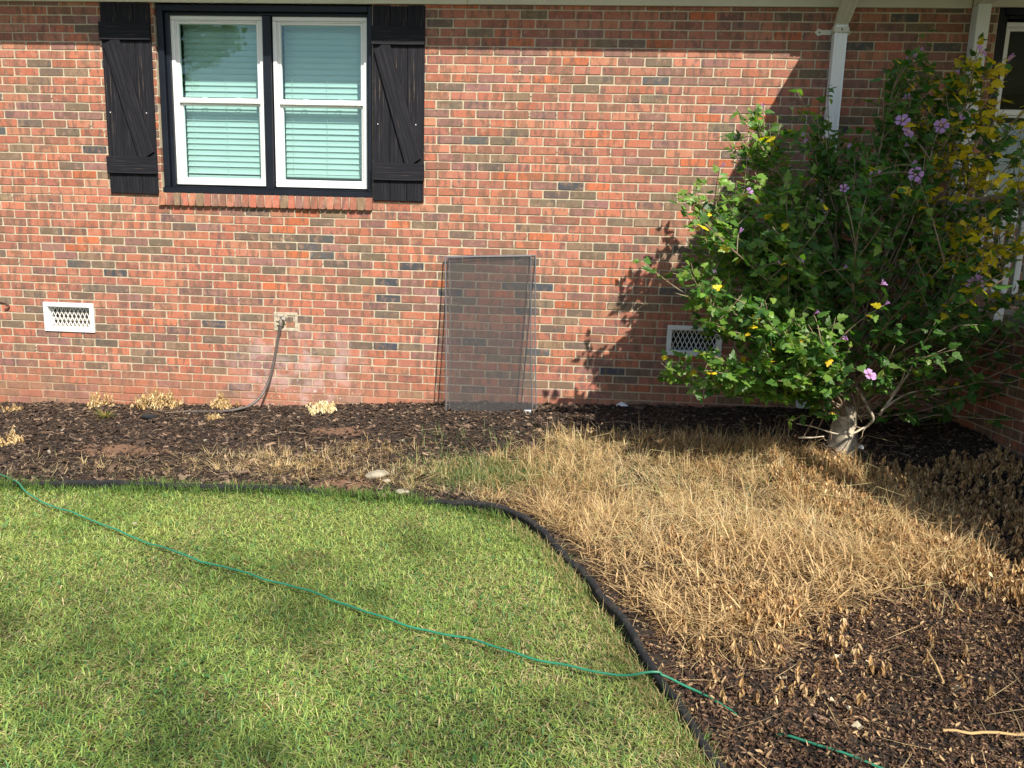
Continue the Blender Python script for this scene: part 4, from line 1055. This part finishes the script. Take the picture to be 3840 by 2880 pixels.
# longer unmown blades along the edging
n = 5200; X = RNG.uniform(-5, -.2, n); Y = np.interp(X, EX, EYy) - np.abs(RNG.normal(0, .05, n)) + .015
L = RNG.uniform(.05, .12, n)*(vnoise(X, Y, 3, 3)+.5); c = np.array([[.13, .22, .05]])*RNG.uniform(.7, 1.4, (n, 1))
parts.append(blades(X, Y, gz(X, Y)-.01, L, RNG.uniform(.002, .004, n), RNG.uniform(0, 6.28, n), RNG.uniform(.1, .9, n), RNG.uniform(.2, .9, n), c))
n = 5200; yy = RNG.uniform(1.97, 5.2, n); X = np.interp(yy, CY, CX) - np.abs(RNG.normal(0, .045, n)) - .012; Y = -yy
c = np.array([[.19, .29, .08]])*RNG.uniform(.6, 1.4, (n, 1)); dr_ = RNG.uniform(0, 1, n) < .55; c[dr_] = np.array([.50, .38, .19])*RNG.uniform(.7, 1.2, (dr_.sum(), 1))
parts.append(blades(X, Y, gz(X, Y)-.01, RNG.uniform(.035, .10, n), RNG.uniform(.0016, .0034, n), RNG.uniform(0, 6.28, n), RNG.uniform(.3, 1.2, n), RNG.uniform(.2, .9, n), c))
lawn_o = put_blades('lawn_grass', M['grass'], parts); tag(lawn_o, 'mown green lawn with straw coloured bits, lying below the mulch bed', 'lawn', kind='stuff')
# clover leaves dotted through the lawn
n = 2600; X = RNG.uniform(-3.5, .5, n); Y = RNG.uniform(-4.3, -1.9, n); k = (edge_dist(X, Y) > .05) & (vnoise(X, Y, 2.5, 41) > .52); X, Y = X[k], Y[k]; n = len(X)
a = np.linspace(0, 2*np.pi, 7)[:-1]; V = np.zeros((7, 3)); V[:6, 0] = np.cos(a)*.5; V[:6, 1] = np.sin(a)*.5; V[6, 2] = -.1
nn = RNG.normal(0, .3, (n, 3))+[0, 0, 1]
w_, t_ = scatter((V, np.stack([np.arange(6), (np.arange(6)+1) % 6, np.full(6, 6)], -1)), np.stack([X, Y, gz(X, Y)+.012+RNG.uniform(0, .012, n)], -1), nn, RNG.normal(0, 1, (n, 3)), RNG.uniform(.008, .017, n))
o = link('clover_leaves', nmesh('clover_leaves', w_.reshape(-1, 3), [(t_[None]+(np.arange(n)*7)[:, None, None]).reshape(-1, 3)], np.repeat(np.array([[.07, .17, .05]])*RNG.uniform(.7, 1.3, (n, 1)), 7, 0)), M['grass'])
tag(o, 'small round clover leaves dotted through the lawn', 'clover', kind='stuff')

# mulch chips
def in_poly(X, Y, poly):
    poly = np.array(poly); x, y = poly[:, 0], poly[:, 1]; inside = np.zeros(len(X), bool); j = len(poly)-1
    for i in range(len(poly)):
        c_ = ((y[i] > Y) != (y[j] > Y)) & (X < (x[j]-x[i])*(Y-y[i])/(y[j]-y[i]+1e-12)+x[i]); inside ^= c_; j = i
    return inside
def chips(n, x0, x1, y0, y1, size, cols, cw, lift=.0, dens=None):
    X = RNG.uniform(x0, x1, n); Y = RNG.uniform(y0, y1, n); k = edge_dist(X, Y) < -.01
    if dens is not None: k &= RNG.uniform(0, 1, n) < dens(X, Y)
    X, Y = X[k], Y[k]; n = len(X)
    L = (size[0]+(size[1]-size[0])*RNG.uniform(0, 1, n)**1.7)[:, None]*np.where(RNG.uniform(0, 1, n) < .06, 1.9, 1)[:, None]; W_ = L*RNG.uniform(.12, .55, (n, 1)); H = L*RNG.uniform(.06, .14, (n, 1))
    V = np.array([(-.5, -.4, 0), (.45, -.5, 0), (.5, .35, 0), (-.4, .5, 0), (-.38, -.3, 1), (.36, -.36, 1), (.40, .28, 1), (-.30, .40, 1)])
    base = np.broadcast_to(V, (n, 8, 3))*1.0; base = base*np.stack([np.broadcast_to(L, (n, 8)), np.broadcast_to(W_, (n, 8)), np.broadcast_to(H, (n, 8))], -1)
    base = base + RNG.normal(0, .08, (n, 8, 3))*L[:, :, None]*np.array([1, .6, .3])
    nr = unit(RNG.normal(0, .38, (n, 3))+[0, -.08, 1]); fd = RNG.normal(0, 1, (n, 3))*[1, .7, .2]; fd = unit(fd-nr*(fd*nr).sum(1)[:, None]); sd_ = np.cross(fd, nr)
    pos = np.stack([X, Y, z_bed(X, Y)+lift+RNG.uniform(0, .012, n)], -1)
    W = pos[:, None]+base[..., 0:1]*fd[:, None]+base[..., 1:2]*sd_[:, None]+base[..., 2:3]*nr[:, None]
    Q = np.array([[4, 5, 6, 7], [0, 1, 5, 4], [1, 2, 6, 5], [2, 3, 7, 6], [3, 0, 4, 7]])
    c = np.array(cols)[RNG.choice(len(cols), n, p=cw)]*RNG.uniform(.6, 1.5, (n, 1))
    return nmesh('chips', W.reshape(-1, 3), [(Q[None]+(np.arange(n)*8)[:, None, None]).reshape(-1, 4)], np.repeat(c, 8, 0))
MC = [(.032, .022, .017), (.055, .038, .028), (.085, .055, .038), (.15, .105, .075), (.22, .15, .10)]
def mulch_d(X, Y):
    d = np.ones(len(X))
    for cx, cy, sx_, sy_ in CLAY: d *= 1-.8*np.exp(-(((X-cx)/sx_)**2+((Y-cy)/sy_)**2)*1.2)
    return d
me = chips(74000, -5.2, 2.8, -2.3, 0, (.008, .042), MC, [.32, .30, .2, .13, .05], dens=mulch_d)
o = link('bark_mulch', me, M['chip']); tag(o, 'dark brown bark mulch chips covering the bed below the brick wall', 'mulch', kind='stuff')
# shrivelled brown leaf litter, lower right
def curls(n, x0, x1, y0, y1, size, cols, cw, dens, lift=.004, up=.35):
    X = RNG.uniform(x0, x1, n); Y = RNG.uniform(y0, y1, n); k = (edge_dist(X, Y) < -.02) & (RNG.uniform(0, 1, n) < dens(X, Y)); X, Y = X[k], Y[k]; n = len(X)
    V = np.array([(0, 0, 0), (.17, .28, .10), (.13, .7, .06), (0, 1, .16), (-.13, .7, .06), (-.17, .28, .10), (0, .5, -.03)])
    T = np.array([[0, 1, 6], [1, 2, 6], [2, 3, 6], [3, 4, 6], [4, 5, 6], [5, 0, 6]])
    nr = RNG.normal(0, .55, (n, 3))+[0, -.1, 1]; fd = RNG.normal(0, 1, (n, 3)); fd[:, 2] = RNG.uniform(-.1, up, n)
    w_, t_ = scatter((V, T), np.stack([X, Y, z_bed(X, Y)+lift+RNG.uniform(0, .016, n)], -1), nr, fd, RNG.uniform(*size, n))
    c = np.array(cols)[RNG.choice(len(cols), n, p=cw)]*RNG.uniform(.6, 1.4, (n, 1))
    return nmesh('curls', w_.reshape(-1, 3), [(t_[None]+(np.arange(n)*7)[:, None, None]).reshape(-1, 3)], np.repeat(c, 7, 0))
DRYP = [(-1.30, -1.50), (-.95, -1.25), (-.60, -1.20), (-.30, -1.06), (.12, -.80), (.9, -.72), (1.50, -.80), (1.95, -1.15), (2.2, -1.9), (2.05, -2.45), (1.45, -2.70), (1.0, -3.0), (.80, -3.36), (.52, -3.36), (.22, -2.75), (.04, -2.2), (-.2, -1.95), (-.6, -1.72), (-1.0, -1.66)]
def litter_d(X, Y):
    d = sstep(-2.2, -2.75, Y + .25*(vnoise(X, Y, 3, 21)-.5))*sstep(.1, .5, X+.3*(vnoise(X, Y, 3, 22)-.5)) + .35*sstep(.4, .8, X)*sstep(-.6, -1.4, Y) + .04
    return np.clip(d, 0, 1)
me = curls(125000, 0, 2.5, -4.6, -.7, (.006, .026), [(.10, .060, .040), (.155, .090, .055), (.25, .15, .085), (.46, .32, .17), (.06, .04, .03)], [.26, .27, .21, .14, .12], litter_d)
o = link('leaf_litter', me, M['straw']); tag(o, 'reddish brown shrivelled leaf litter covering the lower right of the bed', 'leaf litter', kind='stuff')
me = chips(9000, -.2, 4, -6.5, -2.2, (.012, .04), MC, [.34, .31, .2, .11, .04]); o = link('bark_mulch', me, M['chip']); tag(o, 'dark mulch showing between the dry leaf litter in the lower right of the bed', 'mulch', kind='stuff')

# dead straw grass
def dry_density(X, Y):
    d = in_poly(X, Y, DRYP).astype(float)*(.45+.8*vnoise(X, Y, 3.2, 31))
    d = np.maximum(d, 1.4*np.exp(-(((X+1.72)/.55)**2+((Y+1.40)/.17)**2)))            # left patch
    d = np.maximum(d, .9*np.exp(-(((X+1.30)/.25)**2+((Y+1.12)/.14)**2)))
    d = np.maximum(d, .22*np.exp(-(((X+2.6)/.9)**2+((Y+1.6)/.2)**2)))
    d = np.maximum(d, .6*np.exp(-(((X+.62)/.28)**2+((Y+1.30)/.12)**2)))
    return np.clip(d, 0, 1)
n = 230000; X = RNG.uniform(-3.4, 2.5, n); Y = RNG.uniform(-3.6, -.55, n); dn = dry_density(X, Y)
k = (RNG.uniform(0, 1, n) < dn*.85) & (edge_dist(X, Y) < .02+RNG.normal(0, .03, n)); X, Y, dn = X[k], Y[k], dn[k]; n = len(X)
core = np.clip(sstep(-2.75, -2.2, Y)*sstep(-.6, 0, X), 0, 1)
# gather into tussocks that are combed in their own directions
cx_ = np.round(X/.085 + RNG.normal(0, .25, n)); cy_ = np.round(Y/.085 + RNG.normal(0, .25, n))
hx = vnoise(cx_, cy_, 1.0, 71); hy = vnoise(cx_, cy_, 1.0, 72); ha = vnoise(cx_, cy_, 1.0, 73); hl = vnoise(cx_, cy_, 1.0, 74)
tus = RNG.uniform(0, 1, n) < .62
X = np.where(tus, X*.45+.55*(cx_+(hx-.5)*.7)*.085, X); Y = np.where(tus, Y*.45+.55*(cy_+(hy-.5)*.7)*.085, Y)
mound = vnoise(X, Y, 3.1, 33)*.6+vnoise(X, Y, 8, 34)*.4
hz = .11*core*np.clip(mound-.25, 0, 1)
az = np.where(tus, ha*12.6 + RNG.normal(0, .75, n), RNG.uniform(0, 6.28, n)) + 2.2*vnoise(X, Y, 1.7, 36)
L = RNG.uniform(.045, .15, n)*(.65+.6*core)*(.7+.7*hl); lean = np.clip(RNG.normal(1.38, .26, n)-.35*(hl > .72)*tus, .1, 1.9)
st = RNG.uniform(0, 1, n) < .05; lean[st] = RNG.uniform(.1, .8, st.sum())
cs = np.array([(.78, .62, .33), (.66, .46, .22), (.46, .29, .13), (.86, .74, .48), (.30, .17, .08)])
pr_ = np.clip(RNG.uniform(0, 1, n)*.75 + .45*vnoise(X, Y, 2.6, 35)-.1, 0, 1); pick = np.where(pr_ < .16, 3, np.where(pr_ < .48, 0, np.where(pr_ < .72, 1, np.where(pr_ < .90, 2, 4))))
low = (sstep(-2.0, -2.6, Y) > RNG.uniform(0, 1, n)) & (RNG.uniform(0, 1, n) < .55); pick[low] = RNG.choice([1, 2, 4], low.sum())
c = cs[pick]*RNG.uniform(.7, 1.2, (n, 1)); gr = RNG.uniform(0, 1, n) < .05; c[gr] = (.30, .33, .12)
P1 = blades(X, Y, z_bed(X, Y)+RNG.uniform(0, 1, n)*hz, L, RNG.uniform(.0012, .0026, n), az, lean, RNG.uniform(-.6, .7, n), c)
# long loose straws strewn over everything, also across the litter
n = 2600; X = RNG.uniform(-2.4, 2.4, n); Y = RNG.uniform(-4.2, -.8, n); k = (edge_dist(X, Y) < -.0) & (RNG.uniform(0, 1, n) < np.clip(dry_density(X, Y)+.22*(X > .3), 0, 1)); X, Y = X[k], Y[k]; n = len(X)
P3 = blades(X, Y, z_bed(X, Y)+RNG.uniform(.008, .03, n)+.07*np.clip(dry_density(X, Y), 0, 1)*(X > -.3)*(Y > -2.5), RNG.uniform(.10, .28, n), RNG.uniform(.0014, .0030, n), RNG.uniform(0, 6.28, n), RNG.uniform(1.3, 1.62, n), RNG.uniform(-.15, .25, n), np.array([[.72, .55, .29]])*RNG.uniform(.55, 1.2, (n, 1)))
# broader dead blades, lower part
n = 6000; X = RNG.uniform(-.1, 1.9, n); Y = RNG.uniform(-3.2, -1.9, n); k = (RNG.uniform(0, 1, n) < dry_density(X, Y)) & (edge_dist(X, Y) < -.01); X, Y = X[k], Y[k]; n = len(X)
P2 = blades(X, Y, z_bed(X, Y)+RNG.uniform(0, .03, n), RNG.uniform(.08, .22, n), RNG.uniform(.003, .007, n), RNG.uniform(0, 6.28, n), RNG.uniform(.8, 1.5, n), RNG.uniform(0, .5, n), np.array([[.56, .40, .20]])*RNG.uniform(.6, 1.3, (n, 1)))
o = put_blades('dry_grass', M['straw'], [P1, P2, P3]); tag(o, 'mat of dead straw coloured grass covering the middle of the bed', 'dead grass', kind='stuff')

# still green grass in the bed
n = 9000; X = RNG.normal(-.42, .22, n); Y = RNG.normal(-1.42, .12, n); n2 = 700; X2 = RNG.uniform(-1.0, 1.6, n2); Y2 = RNG.uniform(-1.7, -.75, n2); k = RNG.uniform(0, 1, n) < .55; X = np.concatenate([X[k], X2]); Y = np.concatenate([Y[k], Y2])
k = edge_dist(X, Y) < -.02; X, Y = X[k], Y[k]; n = len(X); L = np.where(np.arange(n) < n-n2, RNG.uniform(.03, .09, n), RNG.uniform(.08, .20, n))
c = np.array([[.11, .19, .065]])*RNG.uniform(.7, 1.5, (n, 1)); c[RNG.uniform(0, 1, n) < .3] = (.30, .30, .10)
o = put_blades('green_grass', M['grass'], [blades(X, Y, z_bed(X, Y), L, RNG.uniform(.0018, .0035, n), RNG.uniform(0, 6.28, n), RNG.uniform(.3, 1.4, n), RNG.uniform(0, .8, n), c)])
tag(o, 'patch of still green grass in the mulch to the left of the dead grass', 'grass', kind='stuff')
# long arching seed stalks
n = 90; q = MB()
for i in range(n):
    x = RNG.uniform(-.2, 2.0); y = RNG.uniform(-2.9, -.9)
    if edge_dist(np.array(x), np.array(y)) > -.05: continue
    a = RNG.uniform(0, 6.28); L_ = RNG.uniform(.10, .30); z_ = float(z_bed(x, y)); dx, dy = math.cos(a)*L_, math.sin(a)*L_*.6
    q.tube([(x, y, z_), (x+dx*.35, y+dy*.35, z_+L_*.55), (x+dx, y+dy, z_+L_*.45)], [.0016, .0013, .0007], 4)
o = q.build('seed_stalks', plain('dry_stalk', (.46, .40, .18), .8, var=.3, bumpv=0)); tag(o, 'thin arching seed stalks rising out of the dead grass', 'stalks', kind='stuff')

# dried upright weeds with hanging leaves
def weed_clump(X, Y, H, rng=RNG, nl=(9, 18), cols=((.42, .26, .11), (.50, .34, .15), (.30, .17, .075), (.60, .44, .24)), spread=.02, ls=(.016, .034), z=None):
    Vs, Ts, Cs = [], [], []; off = 0
    V = np.array([(0, 0, 0), (.20, .30, .09), (.16, .72, .10), (0, 1, .0), (-.16, .72, .10), (-.20, .30, .09), (0, .5, -.03)])
    T = np.array([[0, 1, 6], [1, 2, 6], [2, 3, 6], [3, 4, 6], [4, 5, 6], [5, 0, 6]])
    P_, F_, N_, S_, C_ = [], [], [], [], []; SV, SQ = [], []; so_ = 0
    zb = z_bed(X, Y) if z is None else z
    for x, y, h, z0 in zip(X, Y, H, zb):
        tx, ty = rng.normal(0, spread, 2); n = rng.integers(*nl); u = rng.uniform(.25, 1.0, n)
        P_.append(np.stack([x+tx*u, y+ty*u, z0+h*u], -1)); a = rng.uniform(0, 6.28, n)
        F_.append(np.stack([np.cos(a)*.45, np.sin(a)*.45, -rng.uniform(.5, 1.2, n)], -1)); N_.append(np.stack([np.cos(a), np.sin(a), np.full(n, .4)], -1)+rng.normal(0, .3, (n, 3)))
        S_.append(rng.uniform(*ls, n)); C_.append(np.array(cols)[rng.integers(0, len(cols), n)]*rng.uniform(.65, 1.3, (n, 1)))
        w = .0012; SV += [(x-w, y, z0), (x+w, y, z0), (x+tx+w, y+ty, z0+h), (x+tx-w, y+ty, z0+h)]; SQ.append([so_, so_+1, so_+2, so_+3]); so_ += 4
    P_, F_, N_, S_, C_ = map(np.concatenate, (P_, F_, N_, S_, C_))
    w_, t_ = scatter((V, T), P_, N_, F_, S_); n = len(P_)
    V1 = np.concatenate([w_.reshape(-1, 3), np.array(SV)]); c = np.concatenate([np.repeat(C_, 7, 0), np.tile([(.30, .20, .10)], (len(SV), 1))])
    return V1, (t_[None]+(np.arange(n)*7)[:, None, None]).reshape(-1, 3), np.array(SQ)+n*7, c
WP = [(1.40, -.95), (1.75, -1.0), (2.05, -1.1), (2.72, -1.2), (2.75, -2.6), (2.3, -3.0), (1.95, -2.75), (1.55, -2.50), (1.60, -1.9), (1.25, -1.5)]
n = 11000; X = RNG.uniform(.3, 2.8, n); Y = RNG.uniform(-3.6, -.8, n); k = in_poly(X, Y, WP) & (RNG.uniform(0, 1, n) < .25+.75*vnoise(X, Y, 3.5, 51)); k |= (RNG.uniform(0, 1, n) < .07*(.3+1.5*vnoise(X, Y, 2.5, 53))) & (X > .5) & (Y < -2.2)
k |= (np.hypot(X-.85, Y+2.95) < .16) & (RNG.uniform(0, 1, n) < .8)
X, Y = X[k], Y[k]; v, t_, q_, c = weed_clump(X, Y, RNG.uniform(.035, .11, len(X)))
o = link('dried_weeds', nmesh('dried_weeds', v, [t_, q_], c), M['straw']); tag(o, 'brown dried weeds with drooping leaves covering the right side of the bed', 'dried weeds', kind='stuff')
def weed_thing(name, x, y, w, h, n, label, cat, cols=((.50, .36, .16), (.60, .46, .24), (.40, .25, .10), (.68, .55, .32)), grp='dried weeds along the foot of the wall', ls=(.018, .036)):
    X = x+RNG.normal(0, w/3.4, n); Y = y+RNG.normal(0, .035, n); H = h*RNG.uniform(.35, 1.0, n)*np.clip(1-(np.abs(X-x)/w)*.8, .3, 1)
    v, t_, q_, c = weed_clump(X, Y, H, cols=cols, ls=ls); v = v-np.array([x, y, 0])
    o = link(name, nmesh(name, v, [t_, q_], c), M['straw']); o.location = (x, y, 0); tag(o, label, cat, grp); return o
weed_thing('dried_weed', -3.80, -.13, .20, .17, 34, 'tan dried weed clump at wall foot, left neighbour of the widest clump', 'dried plant')
weed_thing('dried_weed', -3.30, -.13, .34, .20, 85, 'widest and tallest tan dried weed clump at the foot of the wall', 'dried plant')
weed_thing('dried_weed', -2.76, -.12, .17, .18, 26, 'dried weed clump beside the hose at the foot of the wall', 'dried plant')
weed_thing('dried_weed', -4.37, -.32, .08, .09, 14, 'low dried weed below and left of the white vent near the wall', 'dried plant')
weed_thing('dried_weed', -3.70, -1.20, .13, .15, 22, 'dried weed standing in open mulch left of the bare patch, nearer the lawn', 'dried plant')
weed_thing('dried_weed', -2.62, -.48, .13, .05, 22, 'flat curly dried weed just below the end of the hose', 'dried plant')
weed_thing('dried_weed', .20, -.70, .04, .10, 5, 'lone dried weed in the mulch right of the leaning screens', 'dried plant')
weed_thing('bleached_plant', -1.87, -.24, .19, .115, 60, 'cream bleached mound of dead leaves at the foot of the wall', 'dead plant', ((.78, .68, .40), (.84, .76, .50), (.72, .60, .33)), None, (.02, .04))
n = 70; X = -3.49+RNG.normal(0, .01, n); Y = -.50+RNG.normal(0, .01, n); c = np.array([[.20, .24, .07]])*RNG.uniform(.6, 1.4, (n, 1)); c[::3] = (.45, .30, .10)
o = put_blades('grass_tuft', M['grass'], [blades(X, Y, z_bed(X, Y), RNG.uniform(.07, .15, n), RNG.uniform(.003, .005, n), RNG.uniform(0, 6.28, n), RNG.uniform(.7, 1.4, n), RNG.uniform(0, .4, n), c)]); tag(o, 'small spiky green and tan grass tuft in the mulch below the widest dried weed', 'grass tuft')

# loose pale leaves, paper and sticks
LEAFLAB = ['cream fallen leaf furthest right in the row above the bent stalk', 'upper cream leaf of a pair right of the cord tip', 'lower cream leaf of the pair nearest the bent stalk', 'cream leaf just past the visible tip of the green cord', 'cream leaf right above the green cord tip',
           'cream fallen leaf midway between cord tip and bent stalk, upper of two', 'cream fallen leaf midway between cord tip and bent stalk, lower of two', 'cream leaf just above the green cord where it shows again', 'bright cream leaf right of the foot of the bent stalk', 'cream leaf in the open litter left of the bent stalk',
           'cream leaf at the lower edge of the dead grass', 'cream leaf lying inside the lower dead grass', 'highest cream leaf, among weeds near the shaded foundation', 'cream leaf among the dried weeds below the shadow edge', 'cream leaf among the dried weeds at the right edge']
PALE = [(1.281, -3.021), (1.123, -3.316), (1.15, -3.285), (.773, -3.47), (.796, -3.42), (.918, -3.527), (.985, -3.575), (.949, -3.655), (1.371, -3.438), (1.033, -3.267), (.699, -2.876), (.792, -2.586), (1.9, -2.0), (1.75, -2.3), (2.0, -2.5)]
V = np.array([(0, 0, 0), (.34, .2, .12), (.26, .52, .2), (.30, .72, .05), (0, 1, .16), (-.22, .62, .04), (-.36, .3, .22), (0, .45, -.04)]); T = np.array([[i, (i+1) % 7, 7] for i in range(7)])
me = nmesh('fallen_leaf', V, [T], np.tile([(.72, .62, .42)], (8, 1))); me.materials.append(M['pale'])
for i, (x, y) in enumerate(PALE):
    o = link('fallen_leaf', me); o.location = (x, y, float(z_bed(x, y))+.014); s = RNG.uniform(.030, .048); o.scale = (s, s, s); o.rotation_euler = (RNG.uniform(-.7, .7), RNG.uniform(-.6, .6), RNG.uniform(0, 6.28))
    tag(o, LEAFLAB[i], 'leaf', 'cream fallen leaves on the right of the bed')
BITLAB = ['lying in the pale straw left of the large river stone', 'in open mulch below the grass tuft', 'at the left tip of the straw patch', 'just above the straw patch, nearer the wall', 'in open mulch below the hose end', 'above the river stone, left one of two', 'above the river stone, right one of two', 'in mulch halfway from river stone to the screens', 'in mulch just left below the screens',
          'close to the edging below the dried weed in the open', 'against the wall left of the hose', 'below the cream bleached plant', 'in mulch at the far left below the vent', 'in mulch right below the screens', 'in the shaded mulch under the right vent', 'between screens and green grass patch', 'lying out on the green lawn above the cord']
BITS = [(-1.619, -1.166), (-3.565, -.89), (-1.793, -1.282), (-1.728, -1.116), (-2.442, -1.019), (-1.387, -.999), (-1.337, -1.237), (-1.075, -.948), (-.722, -.511), (-3.3, -1.4), (-2.9, -.35), (-2.0, -.42), (-4.3, -.95), (.1, -.55), (.9, -.4), (-.3, -.75), (-2.1, -2.45)]
bm_ = [None]*3
for k_ in range(3):
    q = MB(); q.poly_extrude([(math.cos(a)*RNG.uniform(.35, .55), math.sin(a)*RNG.uniform(.2, .35)) for a in np.linspace(0, 6.28, 8)[:-1]], -.12, .12); o = q.build('bit', M['stone']); bm_[k_] = o.data; bpy.data.objects.remove(o)
for i, (x, y) in enumerate(BITS):
    o = link('pale_chip', bm_[i % 3]); s = RNG.uniform(.026, .046); o.scale = (s, s, s*.8); zz = z_bed(x, y) if i < 16 else gz(x, y)+.02
    o.location = (x, y, float(zz)+.014); o.rotation_euler = (1.4+RNG.uniform(-.3, .3), RNG.uniform(-.2, .2), RNG.uniform(0, 6)); tag(o, 'pale flat chip '+BITLAB[i], 'chip', 'pale chips scattered on the mulch')
q = MB(); q.add([(-.045, -.02, 0), (.05, -.025, .004), (.048, .02, .006), (.0, .03, .028), (-.04, .02, .006), (0, 0, .016)], [[[0, 1, 5], [1, 2, 5], [2, 3, 5], [3, 4, 5], [4, 0, 5]]])
o = q.build('paper_scrap', M['label']); o.location = (.475, -.06, .155); tag(o, 'crumpled white paper scrap on the mulch against the wall below the right vent', 'paper scrap')
for pts_, lab in (([(1.401, -3.161, 0), (1.372, -3.30, 0), (1.345, -3.405, 0)], 'bent tan stalk lying across the brown leaf litter'), ([(1.22, -3.665, 0), (1.34, -3.663, 0), (1.62, -3.64, 0)], 'straight straw stalk near the bottom right corner')):
    q = MB(); a_ = smooth_path(pts_, 5); a_[:, 2] = z_bed(a_[:, 0], a_[:, 1])+.022; q.tube(a_, [.005]*len(a_), 5); o = q.build('dry_stalk', plain('tan_stalk', (.50, .33, .14), .8, bumpv=.2)); tag(o, lab, 'stalk')
q = MB()
for i in range(60):
    x = RNG.uniform(-4.6, 2.6); y = RNG.uniform(-1.7, -.2)
    if i < 24: x, y = RNG.uniform(1.2, 2.3), RNG.uniform(-1.15, -.6)
    a = RNG.uniform(0, 6.28); L_ = RNG.uniform(.05, .22); z_ = float(z_bed(x, y))+.018
    q.tube([(x, y, z_), (x+math.cos(a)*L_*.5, y+math.sin(a)*L_*.5, z_+RNG.uniform(0, .012)), (x+math.cos(a+.2)*L_, y+math.sin(a+.2)*L_, z_)], [.0026, .0022, .0014], 4)
o = q.build('twigs', M['twig']); tag(o, 'thin fallen twigs strewn over the mulch', 'twigs', kind='stuff')

# ================================================================== TREES BEHIND THE VIEWER (seen in the glass, shading the lawn)
def tree(name, label, base, clumps, n_leaf, trunk_r=.22, leaf=.10):
    root = empty(name, base); tag(root, label, 'tree'); base = np.array(base, float)
    hub = base + np.array([0, 0, max(3.0, np.mean([c_[2] for c_ in clumps])*.55)])
    q = MB(); q.tube(smooth_path([base-base, (hub-base)*.5+[.1, 0, 0], hub-base], 5), np.linspace(trunk_r*1.3, trunk_r*.75, 11), 10)
    q.build('trunk', M['bark'], root, smooth=True)
    q = MB(); PP, NN, FF, SS = [], [], [], []
    for cx, cy, cz, r_ in clumps:
        c_ = np.array([cx, cy, cz]); mid = (hub+c_)/2+[0, 0, .5]
        q.tube(bez(hub-base, mid-base, c_-base, 8), trunk_r*.28*(1-np.linspace(0, 1, 8))**2+.007, 6)
        n = int(n_leaf*r_*r_); u = RNG.normal(0, 1, (n, 3)); u = unit(u)*r_*RNG.uniform(.25, 1, (n, 1))**.6*[1, 1, .6]
        PP.append(c_-base+u); NN.append(RNG.normal(0, 1, (n, 3))+[0, 0, 1]); FF.append(RNG.normal(0, 1, (n, 3))); SS.append(RNG.uniform(.6, 1.3, n)*leaf)
    q.build('limbs', M['twig'], root, smooth=True)
    PP, NN, FF, SS = map(np.concatenate, (PP, NN, FF, SS)); V = np.array([(0, 0, 0), (.35, .5, .05), (0, 1, 0), (-.35, .5, .05)]); 
    w_, _ = scatter((V, None), PP, NN, FF, SS); n = len(PP)
    o = link('crown', nmesh('crown', w_.reshape(-1, 3), [np.arange(4*n).reshape(-1, 4)], np.repeat(np.array([[.06, .12, .03]])*RNG.uniform(.6, 1.4, (n, 1)), 4, 0)), M['leaf'], root); tag(o, kind='stuff')
# shading clumps hang along the sun direction above parts of the lawn
cl = []
for gx, gy, r_, dist in ((-1.10, -2.95, .30, 8), (-1.0, -3.22, .26, 8.6), (-1.15, -2.65, .18, 8.2), (-1.7, -2.80, .20, 8), (-.70, -2.50, .20, 8.4), (-1.9, -3.3, .26, 8), (-1.55, -3.5, .26, 8.5), (-2.3, -3.3, .25, 8), (-1.2, -4.0, .32, 8), (-.8, -4.2, .3, 8.5), (-.25, -3.95, .32, 8), (.1, -3.6, .22, 8.4), (-.15, -3.15, .18, 8.8), (.95, -3.9, .3, 9), (1.5, -3.45, .35, 8.2), (2.1, -3.1, .4, 8), (-2.6, -4.2, .5, 8), (.2, -5.2, .7, 8.6), (-1.2, -5.3, .7, 9)):
    s = dist/SUN[2]*SUN[2]; pt = np.array([gx, gy, -.1]) + SUN*dist*2.3; cl.append((pt[0], pt[1], pt[2], r_*1.25))
tree('shade_tree', 'leafy shade tree on the lawn behind the viewer, its shadow dappling the grass', (11.5, -17.0, -.4), cl, 210, .16, .12)
cl = [(RNG.uniform(-12.5, -8.6), RNG.uniform(-15, -12), RNG.uniform(5.6, 9.5), RNG.uniform(.4, .9)) for _ in range(24)]
tree('yard_tree', 'spreading green yard tree mirrored in the left window panes', (-15.5, -15, -.3), cl, 420, .3, .2)
